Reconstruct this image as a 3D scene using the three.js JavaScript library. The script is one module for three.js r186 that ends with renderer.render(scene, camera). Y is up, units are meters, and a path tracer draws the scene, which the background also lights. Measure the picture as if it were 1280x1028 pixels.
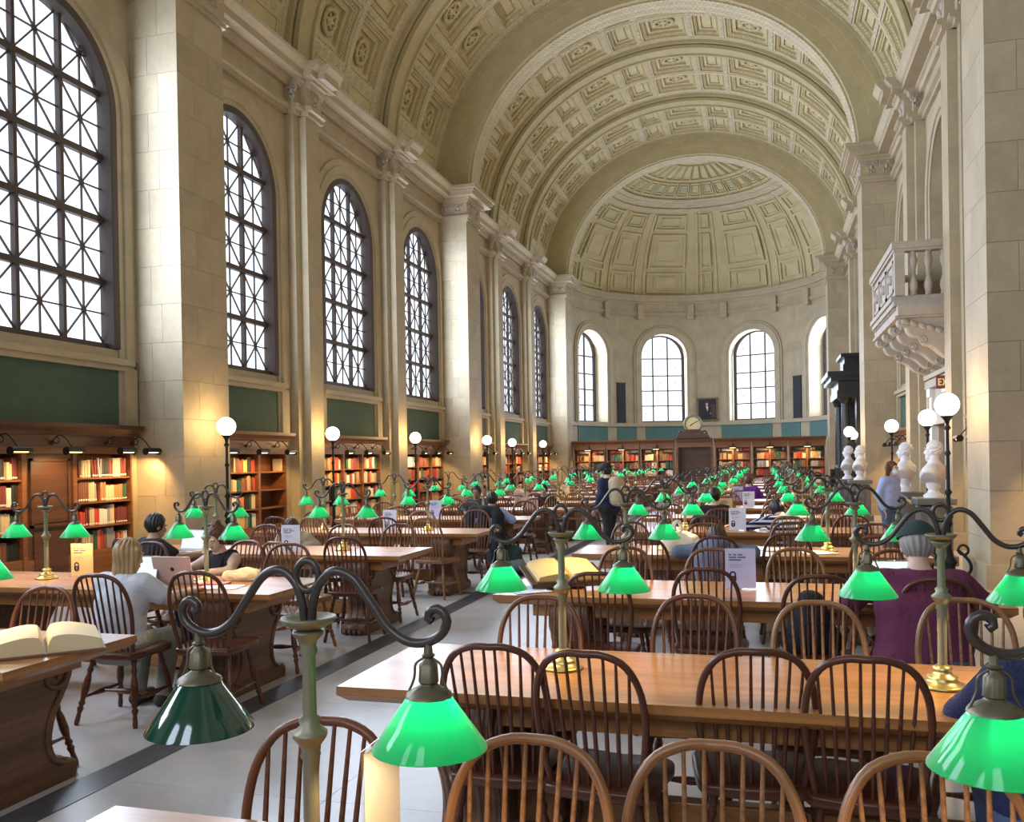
import * as THREE from 'three';
import { mergeGeometries, mergeVertices, toCreasedNormals } from 'three/addons/utils/BufferGeometryUtils.js';
import { RoundedBoxGeometry } from 'three/addons/geometries/RoundedBoxGeometry.js';
import { RectAreaLightUniformsLib } from 'three/addons/lights/RectAreaLightUniformsLib.js';
import { TextGeometry } from 'three/addons/geometries/TextGeometry.js';
import { FontLoader } from 'three/addons/loaders/FontLoader.js';

// ---------------------------------------------------------------- camera, sky, daylight, exposure
const scene = new THREE.Scene();
const renderer = new THREE.WebGLRenderer({ antialias: true });
renderer.toneMapping = THREE.LinearToneMapping;
renderer.toneMappingExposure = 1.45;
renderer.shadowMap.enabled = true;
RectAreaLightUniformsLib.init();

const camera = new THREE.PerspectiveCamera(2 * Math.atan(514 / 1117) * 180 / Math.PI, 1280 / 1028, 0.05, 200);
camera.rotation.order = 'YXZ';
camera.rotation.set(-0.006, 0.277, -0.017);
camera.position.set(2.994, 1.65, 0);
camera.setViewOffset(1280, 1028, 0, -67, 1280, 1028);
scene.add(camera);

scene.background = new THREE.Color().setRGB(1.25, 1.4, 1.6);     // overcast white sky beyond the glass
const DAYLIGHT = new THREE.Color().setRGB(0.71, 0.815, 1.0);
const WINDOW_LIGHT = 8.8;                                          // daylight that enters at each window
const LAMP_WARM = new THREE.Color().setRGB(1.0, 0.7, 0.37), GLOBE_WARM = new THREE.Color().setRGB(1.0, 0.62, 0.22);
const LAMP_BULB = 0.66, GLOBE_BULB = 2.1, SHELF_BULB = 3.1;         // candela

// ---------------------------------------------------------------- helpers
let seedState = 20240611;
function rnd() { seedState = (seedState + 0x6d2b79f5) | 0; let t = Math.imul(seedState ^ (seedState >>> 15), 1 | seedState); t = (t + Math.imul(t ^ (t >>> 7), 61 | t)) ^ t; return ((t ^ (t >>> 14)) >>> 0) / 4294967296; }
const rr = (a, b) => a + (b - a) * rnd();
const pick = (a) => a[Math.floor(rnd() * a.length) % a.length];
const V = (x, y, z) => new THREE.Vector3(x, y, z);
const used = new Map();
function numbered(name) { const n = used.get(name) ?? 0; used.set(name, n + 1); return n ? name + '_' + String(n).padStart(3, '0') : name; }
function shade(o) { o.castShadow = true; o.receiveShadow = true; return o; }
function thing(name, label, category, pos = [0, 0, 0], turn = 0, group) {
  const o = new THREE.Group(); o.name = numbered(name); o.position.set(...pos); o.rotation.y = turn;
  o.userData = { label, category }; if (group) o.userData.group = group;
  scene.add(o); return o;
}
function single(name, label, category, geo, mat, pos = [0, 0, 0], turn = 0, group) {
  const o = shade(new THREE.Mesh(geo, mat)); o.name = numbered(name); o.position.set(...pos); o.rotation.y = turn;
  o.userData = { label, category }; if (group) o.userData.group = group;
  scene.add(o); return o;
}
function struct(name) { const o = new THREE.Group(); o.name = name; o.userData.kind = 'structure'; scene.add(o); return o; }
function part(parent, name, geo, mat, label) {
  const o = shade(new THREE.Mesh(geo, mat)); o.name = name; if (label) o.userData.label = label;
  parent.add(o); return o;
}
function place(o, x, y, z, ry = 0) { o.position.set(x, y, z); o.rotation.y = ry; return o; }
function dup(src, pos, turn, label, group) {
  const o = src.clone(); o.name = numbered(src.name.replace(/_\d{3}$/, '')); o.position.set(...pos); o.rotation.y = turn;
  o.userData = { ...src.userData }; if (label) o.userData.label = label; if (group) o.userData.group = group;
  scene.add(o); return o;
}
// geometry
const flat = (g) => { const h = g.index ? g.toNonIndexed() : g; for (const k of Object.keys(h.attributes)) if (!['position', 'normal', 'uv', 'color'].includes(k)) h.deleteAttribute(k); if (!h.attributes.uv) h.setAttribute('uv', new THREE.BufferAttribute(new Float32Array(h.attributes.position.count * 2), 2)); h.clearGroups(); return h; };
const merge = (list) => mergeGeometries(list.map(flat), false);
function xf(g, x = 0, y = 0, z = 0, rx = 0, ry = 0, rz = 0, s = 1) {
  const m = new THREE.Matrix4().compose(V(x, y, z), new THREE.Quaternion().setFromEuler(new THREE.Euler(rx, ry, rz, 'YXZ')), Array.isArray(s) ? V(...s) : V(s, s, s));
  return g.applyMatrix4(m);
}
const box = (w, h, d, x = 0, y = 0, z = 0) => new THREE.BoxGeometry(w, h, d).translate(x, y, z);
const box2 = (x0, x1, y0, y1, z0, z1) => new THREE.BoxGeometry(Math.abs(x1 - x0), Math.abs(y1 - y0), Math.abs(z1 - z0)).translate((x0 + x1) / 2, (y0 + y1) / 2, (z0 + z1) / 2);
const rbox = (w, h, d, r = 0.01, x = 0, y = 0, z = 0, seg = 1) => new RoundedBoxGeometry(w, h, d, seg, Math.min(r, w / 2.01, h / 2.01, d / 2.01)).translate(x, y, z);
const cyl = (r0, r1, h, n = 12, x = 0, y = 0, z = 0, open = false) => new THREE.CylinderGeometry(r1, r0, h, n, 1, open).translate(x, y + h / 2, z);
const lathe = (pts, n = 16) => new THREE.LatheGeometry(pts.map(([r, y]) => new THREE.Vector2(r, y)), n);
const ball = (r, n = 12, x = 0, y = 0, z = 0) => new THREE.SphereGeometry(r, n, Math.max(4, Math.round(n * 0.7))).translate(x, y, z);
const tube = (pts, r, seg = 24, rad = 8, closed = false) => new THREE.TubeGeometry(new THREE.CatmullRomCurve3(pts.map((p) => (p.isVector3 ? p : V(...p))), closed, 'centripetal'), seg, r, rad, closed);
function bar(a, b, r, n = 6, r2 = r) { // tapered rod between two points
  const d = V().subVectors(b, a), L = d.length(), g = new THREE.CylinderGeometry(r2, r, L, n, 1);
  g.applyQuaternion(new THREE.Quaternion().setFromUnitVectors(V(0, 1, 0), d.clone().normalize()));
  return g.translate((a.x + b.x) / 2, (a.y + b.y) / 2, (a.z + b.z) / 2);
}
function turned(a, b, prof, n = 8) { // lathe profile [t, r] laid from a to b
  const d = V().subVectors(b, a), L = d.length(), g = lathe(prof.map(([t, r]) => [r, t * L]), n);
  g.applyQuaternion(new THREE.Quaternion().setFromUnitVectors(V(0, 1, 0), d.clone().normalize()));
  return g.translate(a.x, a.y, a.z);
}
function rod(a, b, w, t) { // square bar in the yz plane between two points [z,y], depth t in x
  const dz = b[0] - a[0], dy = b[1] - a[1], L = Math.hypot(dz, dy);
  return xf(new THREE.BoxGeometry(t, w, L), 0, (a[1] + b[1]) / 2, (a[0] + b[0]) / 2, -Math.atan2(dy, dz), 0, 0);
}
function extrude(shape, depth, bevel = 0, curve = 12) {
  return new THREE.ExtrudeGeometry(shape, { depth: depth - 2 * bevel, bevelEnabled: bevel > 0, bevelSize: bevel, bevelThickness: bevel, bevelSegments: 1, curveSegments: curve }).translate(0, 0, bevel);
}
const poly = (pts) => new THREE.Shape(pts.map(([x, y]) => new THREE.Vector2(x, y)));
function boxUV(g, s = 1) { // uv in metres from the faces' main direction
  const h = flat(g), p = h.attributes.position, n = h.attributes.normal, uv = h.attributes.uv;
  for (let i = 0; i < p.count; i += 3) {
    let ax = 0, ay = 0, az = 0;
    for (let k = 0; k < 3; k++) { ax += Math.abs(n.getX(i + k)); ay += Math.abs(n.getY(i + k)); az += Math.abs(n.getZ(i + k)); }
    for (let k = 0; k < 3; k++) {
      const x = p.getX(i + k), y = p.getY(i + k), z = p.getZ(i + k);
      if (ax >= ay && ax >= az) uv.setXY(i + k, z * s, y * s); else if (ay >= az) uv.setXY(i + k, x * s, z * s); else uv.setXY(i + k, x * s, y * s);
    }
  }
  return h;
}
function quads(list) { // list of [a,b,c,d] vertex arrays -> flat shaded geometry with metre uv
  const pos = [];
  for (const [a, b, c, d] of list) pos.push(...a, ...b, ...c, ...a, ...c, ...d);
  const g = new THREE.BufferGeometry(); g.setAttribute('position', new THREE.Float32BufferAttribute(pos, 3)); g.computeVertexNormals();
  return boxUV(g);
}
const smooth = (g, angle = 0.7) => toCreasedNormals(g, angle);

// ---------------------------------------------------------------- textures (grain, mottling) and materials
function noiseField(N, seed, octaves, sx = 1, sy = 1) {
  const lat = [], out = new Float32Array(N * N); let s = seed;
  const rn = () => { s = (s * 1664525 + 1013904223) >>> 0; return s / 4294967296; };
  for (const [f, a] of octaves) { const fx = Math.max(1, Math.round(f * sx)), fy = Math.max(1, Math.round(f * sy)); lat.push({ fx, fy, a, t: Float32Array.from({ length: fx * fy }, rn) }); }
  for (let y = 0; y < N; y++) for (let x = 0; x < N; x++) {
    let v = 0;
    for (const { fx, fy, a, t } of lat) {
      const u = x / N * fx, w = y / N * fy, i = Math.floor(u), j = Math.floor(w), p = u - i, q = w - j, e = p * p * (3 - 2 * p), f = q * q * (3 - 2 * q);
      const A = t[(j % fy) * fx + i % fx], B = t[(j % fy) * fx + (i + 1) % fx], C = t[((j + 1) % fy) * fx + i % fx], D = t[((j + 1) % fy) * fx + (i + 1) % fx];
      v += a * ((A + (B - A) * e) * (1 - f) + (C + (D - C) * e) * f - 0.5);
    }
    out[y * N + x] = v;
  }
  return out;
}
function tex(N, fn, srgb = true) {
  const d = new Uint8Array(N * N * 4);
  for (let y = 0; y < N; y++) for (let x = 0; x < N; x++) { const c = fn(x, y), o = (y * N + x) * 4; for (let k = 0; k < 3; k++) d[o + k] = Math.max(0, Math.min(255, Math.round((Array.isArray(c) ? c[k] : c) * 255))); d[o + 3] = 255; }
  const t = new THREE.DataTexture(d, N, N, THREE.RGBAFormat); t.wrapS = t.wrapT = THREE.RepeatWrapping; t.magFilter = THREE.LinearFilter; t.minFilter = THREE.LinearFilter;
  if (srgb) t.colorSpace = THREE.SRGBColorSpace; t.needsUpdate = true; return t;
}
const rep = (t, x, y = x) => { const c = t.clone(); c.repeat.set(x, y); c.needsUpdate = true; return c; };
const nzA = noiseField(256, 11, [[4, 0.5], [9, 0.35], [24, 0.25], [64, 0.2], [128, 0.15]]);
const nzB = noiseField(256, 77, [[3, 0.5], [7, 0.4], [15, 0.3], [40, 0.2]]);
const nzW = noiseField(256, 5, [[3, 0.6], [8, 0.5], [20, 0.4], [48, 0.35]], 0.25, 2.2);
const nzF = noiseField(256, 31, [[16, 0.3], [64, 0.5], [128, 0.6]]);
const stoneTex = tex(256, (x, y) => { const v = 0.9 + 0.12 * nzA[y * 256 + x] + 0.06 * nzB[y * 256 + x]; return [v, v * 0.995, v * 0.985]; });
const fineBump = tex(256, (x, y) => 0.5 + 0.5 * nzA[y * 256 + x], false);
const plasterTex = tex(256, (x, y) => { const v = 0.92 + 0.1 * nzA[y * 256 + x] + 0.05 * nzF[y * 256 + x]; return [v, v * 0.99, v * 0.965]; });
const woodTex = tex(256, (x, y) => { const v = 0.82 + 0.3 * nzW[y * 256 + x] + 0.08 * nzF[y * 256 + x]; return [v, v * 0.97, v * 0.93]; });
const floorTex = tex(256, (x, y) => { const v = 0.93 + 0.035 * nzB[y * 256 + x] + 0.05 * nzF[y * 256 + x]; return [v, v * 0.995, v]; });
const clothBump = tex(256, (x, y) => 0.5 + 0.7 * nzB[y * 256 + x] + 0.2 * nzF[y * 256 + x], false);
// carved ornament relief for the narrow guilloche bands
const guillocheBump = tex(128, (x, y) => { const u = x / 128 * 2 * Math.PI * 2, v = (y / 128 - 0.5) * 2; const a = Math.abs(v - 0.55 * Math.sin(u)), b = Math.abs(v + 0.55 * Math.sin(u)); return 0.2 + 0.8 * Math.max(0, 1 - Math.min(a, b) * 3.2); }, false);
function M(r, g, b, rough = 0.7, extra = {}) { const { tint, ...o } = extra; const m = new THREE.MeshPhysicalMaterial({ roughness: rough, ...o }); m.color.setRGB(r, g, b); return m; }
const MAT = {
  stone: M(0.53, 0.445, 0.3, 0.62, { map: rep(stoneTex, 0.45), bumpMap: rep(fineBump, 0.8), bumpScale: 0.002 }),
  stoneB: M(0.495, 0.415, 0.28, 0.6, { map: rep(stoneTex, 0.6, 0.5), bumpMap: rep(fineBump, 0.8), bumpScale: 0.002 }),
  stoneC: M(0.55, 0.465, 0.325, 0.6, { map: rep(stoneTex, 0.37, 0.5), bumpMap: rep(fineBump, 0.9), bumpScale: 0.002 }),
  carved: M(0.56, 0.5, 0.42, 0.6, { map: rep(stoneTex, 1), bumpMap: rep(fineBump, 3), bumpScale: 0.006 }),
  plaster: M(0.68, 0.6, 0.375, 0.75, { map: rep(plasterTex, 0.5) }),
  plasterB: M(0.58, 0.505, 0.305, 0.75, { map: rep(plasterTex, 0.5) }),
  ornament: M(0.7, 0.62, 0.44, 0.7, { map: rep(plasterTex, 0.5), bumpMap: rep(guillocheBump, 1.6, 3.2), bumpScale: 0.03 }),
  bluish: M(0.46, 0.52, 0.42, 0.8, { map: rep(plasterTex, 0.8) }),
  floor: M(0.58, 0.56, 0.55, 0.3, { map: rep(floorTex, 0.33) }),
  floorDark: M(0.085, 0.09, 0.105, 0.34, { map: rep(floorTex, 0.5) }),
  greenWall: M(0.075, 0.135, 0.1, 0.8, { map: rep(plasterTex, 0.7) }),
  teal: M(0.11, 0.235, 0.235, 0.8, { map: rep(plasterTex, 0.7) }),
  bronzeDark: M(0.085, 0.062, 0.055, 0.55, { metalness: 0.3 }),
  glass: new THREE.MeshPhysicalMaterial({ color: 0xffffff, transmission: 1, thickness: 0, roughness: 0.0, ior: 1.45 }),
  black: M(0.012, 0.011, 0.01, 0.45),
  iron: M(0.022, 0.018, 0.016, 0.42, { metalness: 0.5 }),
  wood: M(0.56, 0.26, 0.085, 0.3, { map: rep(woodTex, 0.35, 0.9), clearcoat: 0.25, clearcoatRoughness: 0.2 }),
  woodDark: M(0.12, 0.06, 0.036, 0.4, { map: rep(woodTex, 0.5, 1.2) }),
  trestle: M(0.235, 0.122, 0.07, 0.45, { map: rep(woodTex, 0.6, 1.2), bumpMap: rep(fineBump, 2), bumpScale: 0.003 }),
  caseWood: M(0.27, 0.11, 0.042, 0.42, { map: rep(woodTex, 0.5, 1.2) }),
  caseDark: M(0.12, 0.05, 0.026, 0.42, { map: rep(woodTex, 0.5, 1.2) }),
  chairShadeDark: M(0.15, 0.048, 0.026, 0.32, { map: rep(woodTex, 2, 5) }),  // same chair wood, backlit shade put into its colour
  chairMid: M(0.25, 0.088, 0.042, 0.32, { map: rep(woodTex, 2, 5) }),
  chairLitTan: M(0.4, 0.2, 0.09, 0.34, { map: rep(woodTex, 2, 5) }),  // same chair wood, lamplight put into its colour
  brass: M(0.52, 0.4, 0.15, 0.3, { metalness: 0.85 }),
  brassOld: M(0.26, 0.25, 0.17, 0.48, { metalness: 0.6 }),
  bronzeOlive: M(0.15, 0.135, 0.085, 0.42, { metalness: 0.55 }),
  bronzeArm: M(0.075, 0.065, 0.06, 0.35, { metalness: 0.6 }),
  shade: new THREE.MeshPhysicalMaterial({ transmission: 0.5, thickness: 0, roughness: 0.9, ior: 1.5, clearcoat: 1, clearcoatRoughness: 0.06, side: THREE.DoubleSide }),
  shadeOff: M(0.003, 0.055, 0.035, 0.12, { clearcoat: 1, clearcoatRoughness: 0.04, side: THREE.DoubleSide }),
  bulb: new THREE.MeshStandardMaterial({ color: 0x000000 }),
  globe: new THREE.MeshStandardMaterial({ color: 0x000000 }),
  paper: M(0.78, 0.76, 0.72, 0.8), paperWarm: M(0.78, 0.62, 0.36, 0.8), paperBlue: M(0.6, 0.63, 0.78, 0.8),
  skin: M(0.55, 0.34, 0.25, 0.55), white: M(0.75, 0.76, 0.8, 0.8), marble: M(0.72, 0.72, 0.74, 0.45),
};
MAT.shade.color.setRGB(0.0, 0.115, 0.048);
MAT.bulb.emissive.setRGB(1.0, 0.95, 0.85); MAT.bulb.emissiveIntensity = 6;
MAT.globe.emissive.setRGB(1.0, 0.93, 0.82); MAT.globe.emissiveIntensity = 3.2;

// ---------------------------------------------------------------- the hall's measures
const BAY = 4.574, Z0 = 12.353, PIER = 1.209, B = 5.543, WALL = 6.4, GLASS = 6.58, SPRING = 9.8, SQUASH = 0.885, RV = 6.45;
const zb = (i) => -(Z0 + i * BAY), zc = (j) => -(Z0 + (j - 0.5) * BAY);
const APZ = -40.55, APR = 6.0;
// ================================================================ THE SETTING
function mapGeo(g, m) { // apply a matrix that may mirror, keeping faces outward
  g.applyMatrix4(m);
  if (m.determinant() < 0) { const h = flat(g); for (const k of Object.keys(h.attributes)) { const a = h.attributes[k], n = a.itemSize, t = a.array; for (let i = 0; i < a.count; i += 3) for (let c = 0; c < n; c++) { const q = t[(i + 1) * n + c]; t[(i + 1) * n + c] = t[(i + 2) * n + c]; t[(i + 2) * n + c] = q; } } return h; }
  return g;
}
const basis = (X, Y, Z, T) => new THREE.Matrix4().makeBasis(V(...X), V(...Y), V(...Z)).setPosition(...T);
const toWall = (s, x) => basis([0, 0, -1], [0, 1, 0], [s, 0, 0], [s * x, 0, 0]); // (u, y, depth into the wall) -> world

// ---- floor: large stone slabs with fine joints, dark strips let into them
const floor = struct('floor');
part(floor, 'floor_bed', boxUV(box2(-7.2, 7.2, -0.3, -0.012, -48, 6)), MAT.floor);
{
  const slabG = {}, xs = [-7.2, -5.6, -4.0, -2.4, -0.52, 0.9, 2.4, 4.0, 5.6, 7.2];
  for (let r = 0; r < 33; r++) for (let c = 0; c < 9; c++) {
    const z1 = 5.8 - r * 1.62, w = xs[c + 1] - xs[c] - 0.003, d = 1.617, key = w.toFixed(3);
    slabG[key] ??= boxUV(box(w, 0.012, d));
    place(part(floor, 'floor_slab', slabG[key], MAT.floor), (xs[c] + xs[c + 1]) / 2, -0.006, z1 - 0.81);
  }
  place(part(floor, 'dark_strip', boxUV(box(0.21, 0.004, 51)), MAT.floorDark, 'dark slate strip in the pale floor'), -0.4, 0.0015, -20.5);
  place(part(floor, 'dark_strip', boxUV(box(6.3, 0.004, 0.16)), MAT.floorDark), -3.66, 0.0015, -10.5);
  place(part(floor, 'dark_strip', boxUV(box(6.3, 0.004, 0.16)), MAT.floorDark), -3.66, 0.0015, -24.2);
}

// ---- shapes shared by both long walls
const OPEN = 1.33, SILL = 3.4, SPR = 6.92;
function archPath(hw, y0, ys, c = new THREE.Shape()) { c.moveTo(-hw, y0); c.lineTo(hw, y0); c.lineTo(hw, ys); c.absarc(0, ys, hw, 0, Math.PI, false); c.lineTo(-hw, y0); return c; }
function archRing(r1, r0, y0, ys, depth, bevel = 0.012) { const s = archPath(r1, y0, ys); s.holes.push(archPath(r0, y0 - 0.001, ys, new THREE.Path())); const q = new THREE.Shape(); q.moveTo(r0, y0); q.lineTo(r1, y0); q.lineTo(r1, ys); q.absarc(0, ys, r1, 0, Math.PI, false); q.lineTo(-r1, y0); q.lineTo(-r0, y0); q.lineTo(-r0, ys); q.absarc(0, ys, r0, Math.PI, 0, true); q.lineTo(r0, y0); return extrude(q, depth, bevel, 24); }
const PROFILE = [[0, 8.8], [0.08, 8.8], [0.08, 8.88], [0.16, 8.9], [0.16, 8.98], [0.04, 9.0], [0.04, 9.36], [0.12, 9.37], [0.15, 9.45], [0.2, 9.47], [0.2, 9.53], [0.46, 9.5], [0.46, 9.62], [0.5, 9.64], [0.58, 9.74], [0.6, 9.8], [0, 9.8]];
const LAYERS = [[8.83, 8.9, 0.05], [8.9, 8.99, 0.09], [8.99, 9.38, 0.03], [9.38, 9.46, 0.09], [9.46, 9.52, 0.14], [9.52, 9.63, 0.32], [9.63, 9.7, 0.36], [9.7, 9.8, 0.42]];
const archivoltGeo = merge([archRing(1.45, OPEN, SILL - 0.15, SPR, 0.03), archRing(1.6, 1.45, SILL - 0.15, SPR, 0.07), archRing(1.76, 1.6, SILL - 0.15, SPR, 0.045)]);
function entab(s, za, ze, off) { // profile run from z=za to z=ze (za > ze)
  const g = new THREE.ExtrudeGeometry(poly([[-off - 0.02, 8.8], ...PROFILE.slice(1, -1), [-off - 0.02, 9.8]]), { depth: za - ze, bevelEnabled: false });
  return boxUV(mapGeo(g, basis([-s, 0, 0], [0, 1, 0], [0, 0, 1], [s * (WALL - off), 0, ze])));
}
function capitalOrnament(w) { // carved scroll and leaf block: two volutes and a mask between them
  const l = [];
  for (const q of [-1, 1]) { l.push(xf(new THREE.TorusGeometry(0.075, 0.028, 5, 10), 0, 0.3, q * w * 0.33, 0, Math.PI / 2, 0), ball(0.035, 6, -0.01, 0.3, q * w * 0.33)); }
  l.push(ball(0.07, 7, 0, 0.22, 0), ball(0.05, 6, 0, 0.1, 0), ball(0.05, 6, 0, 0.13, w * 0.2), ball(0.05, 6, 0, 0.13, -w * 0.2));
  return merge(l);
}
const ornG = capitalOrnament(0.55), ornG2 = capitalOrnament(0.4);
const blockMats = [MAT.stone, MAT.stone, MAT.stoneB, MAT.stoneC];

function buildSide(s, name) {
  const wall = struct(name), map = toWall(s, WALL);
  // wall sheet with arched openings and a niche for the bookcase in every bay
  const z0 = -5.6, z1 = 40.5, sh = poly([[z0, 0], [z1, 0], [z1, 10.3], [z0, 10.3]]);
  for (let j = -2; j <= 6; j++) {
    const c = -zc(j), h = new THREE.Path(); h.moveTo(c - OPEN, SILL); h.lineTo(c + OPEN, SILL); h.lineTo(c + OPEN, SPR); h.absarc(c, SPR, OPEN, 0, Math.PI, false); h.lineTo(c - OPEN, SILL); sh.holes.push(h);
    const n = new THREE.Path(); n.moveTo(c - 1.56, 0.001); n.lineTo(c + 1.56, 0.001); n.lineTo(c + 1.56, 2.2); n.lineTo(c - 1.56, 2.2); n.lineTo(c - 1.56, 0.001); sh.holes.push(n);
  }
  part(wall, 'wall_sheet', boxUV(mapGeo(extrude(sh, 0.3, 0, 20), map)), MAT.stone);
  for (let j = -2; j <= 6; j++) part(wall, 'niche_back', boxUV(merge([box2(s * (WALL + 0.42), s * (WALL + 0.6), 0, 2.4, zc(j) - 1.7, zc(j) + 1.7), box2(s * (WALL + 0.28), s * (WALL + 0.5), 2.21, 2.4, zc(j) - 1.7, zc(j) + 1.7), ...[-1, 1].map((q) => box2(s * (WALL + 0.28), s * (WALL + 0.5), 0, 2.4, zc(j) + q * 1.57, zc(j) + q * 1.75))])), MAT.caseDark);
  if (s > 0) for (let j = -2; j <= 6; j++) part(wall, 'blind_arch_panel', boxUV(box2(WALL + 0.3, WALL + 0.6, SILL - 0.1, 8.4, zc(j) - 1.4, zc(j) + 1.4)), MAT.stoneB);
  // surrounds, ledges and fabric panels
  for (let j = -2; j <= 6; j++) {
    const z = zc(j), at = basis([0, 0, -1], [0, 1, 0], [-s, 0, 0], [s * WALL, 0, z]);
    part(wall, 'archivolt', boxUV(mapGeo(archivoltGeo.clone(), at)), MAT.stoneC);
    part(wall, 'window_ledge', boxUV(merge([box2(s * WALL, s * (WALL - 0.1), 3.08, 3.16, z - 1.47, z + 1.47), box2(s * WALL, s * (WALL - 0.16), 3.16, 3.25, z - 1.5, z + 1.5)])), MAT.stoneC);
    part(wall, 'green_panel', boxUV(box2(s * WALL, s * (WALL - 0.02), 2.25, 3.08, z - 1.3, z + 1.3)), MAT.greenWall, 'dark green wall panel below the window ledge');
    for (const q of [-1, 1]) part(wall, 'panel_frame', boxUV(merge([box2(s * WALL, s * (WALL - 0.09), 2.25, 3.12, z + q * 1.35, z + q * 1.62), box2(s * WALL, s * (WALL - 0.045), 2.25, 3.08, z + q * 1.28, z + q * 1.35)])), MAT.stone);
  }
  // pilasters, piers, entablature
  for (let i = -3; i <= 6; i++) {
    const z = zb(i);
    if (i % 3) {
      part(wall, 'pilaster', boxUV(merge([box2(s * WALL, s * (WALL - 0.2), 0, 8.83, z - 0.5, z + 0.5), box2(s * WALL, s * (WALL - 0.36), 0, 8.83, z - 0.28, z + 0.28), box2(s * WALL, s * (WALL - 0.42), 0, 0.28, z - 0.55, z + 0.55)])), MAT.stone);
      part(wall, 'entablature', merge([entab(s, z + 0.55, z - 0.55, 0.2), entab(s, z + 0.32, z - 0.32, 0.36)]), MAT.stone);
      const o = part(wall, 'capital_carving', ornG2, MAT.carved); place(o, s * (WALL - 0.4), 9.02, z);
      const o2 = part(wall, 'capital_carving', ornG2, MAT.carved); o2.position.set(s * (WALL - 0.2), 9.02, z + 0.55); o2.rotation.y = Math.PI / 2; o2.scale.set(1, 1, 0.5);
    } else {
      const pier = new THREE.Group(); pier.name = 'pier'; wall.add(pier);
      part(pier, 'pier_core', box2(s * (B + 0.02), s * 6.6, 0, 8.83, z - PIER / 2 + 0.02, z + PIER / 2 - 0.02), MAT.stoneB);
      const rows = 15, hgt = 8.83 / rows;
      for (let r = 0; r < rows; r++) {
        const y0 = r * hgt + 0.002, y1 = (r + 1) * hgt - 0.002, q = r % 2 ? 0.34 : 0.66, zm = z - PIER / 2 + PIER * q, xm = s * (B + (WALL - B) * (r % 2 ? 0.62 : 0.4)), xi = s * B, xo = s * (WALL + 0.05);
        part(pier, 'stone_block', boxUV(box2(xi, xm, y0, y1, z - PIER / 2, zm - 0.002)), pick(blockMats));
        part(pier, 'stone_block', boxUV(box2(xi, xm, y0, y1, zm + 0.002, z + PIER / 2)), pick(blockMats));
        part(pier, 'stone_block', boxUV(box2(xm + s * 0.004, xo, y0, y1, z - PIER / 2, z + PIER / 2)), pick(blockMats));
      }
      part(pier, 'pier_plinth', boxUV(box2(s * (B - 0.06), s * 6.4, 0, 0.3, z - PIER / 2 - 0.06, z + PIER / 2 + 0.06)), MAT.stoneC);
      part(pier, 'capital', boxUV(merge(LAYERS.map(([a, b, d]) => box2(s * (B - d), s * 6.6, a, b, z - PIER / 2 - d, z + PIER / 2 + d)))), MAT.stone);
      for (const q of [-0.3, 0.3]) place(part(pier, 'capital_carving', ornG, MAT.carved), s * (B - 0.02), 9.0, z + q);
      for (const q of [0.25, 0.62]) { const o = part(pier, 'capital_carving', ornG, MAT.carved); place(o, s * (B + q), 9.0, z + PIER / 2 + 0.02, Math.PI / 2); o.scale.z = 0.6; }
    }
    if (i < 6) part(wall, 'entablature', entab(s, z - (i % 3 ? 0.5 : PIER / 2), zb(i + 1) + ((i + 1) % 3 ? 0.5 : PIER / 2), 0), MAT.stone);
  }
  part(wall, 'baseboard', boxUV(box2(s * WALL, s * (WALL - 0.03), 0, 0.25, -40, 5)), MAT.stoneB);
  return wall;
}
const wallLeft = buildSide(-1, 'wall_left'), wallRight = buildSide(1, 'wall_right');
part(wallLeft, 'entablature', entab(-1, 5.5, zb(-3) + PIER / 2, 0), MAT.stone);
part(wallRight, 'entablature', entab(1, 5.5, zb(-3) + PIER / 2, 0), MAT.stone);
const wallBack = struct('wall_back');
{
  const sh = poly([[-7, 0], [7, 0], [7, 16.2], [-7, 16.2]]);
  for (const x of [-2.3, 2.3]) { const h = new THREE.Path(); h.moveTo(x - 1.3, SILL); h.lineTo(x + 1.3, SILL); h.lineTo(x + 1.3, SPR - 0.2); h.absarc(x, SPR - 0.2, 1.3, 0, Math.PI, false); h.lineTo(x - 1.3, SILL); sh.holes.push(h); }
  part(wallBack, 'wall_sheet', boxUV(extrude(sh, 0.3, 0, 20).translate(0, 0, 5.4)), MAT.stone);
}

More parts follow.
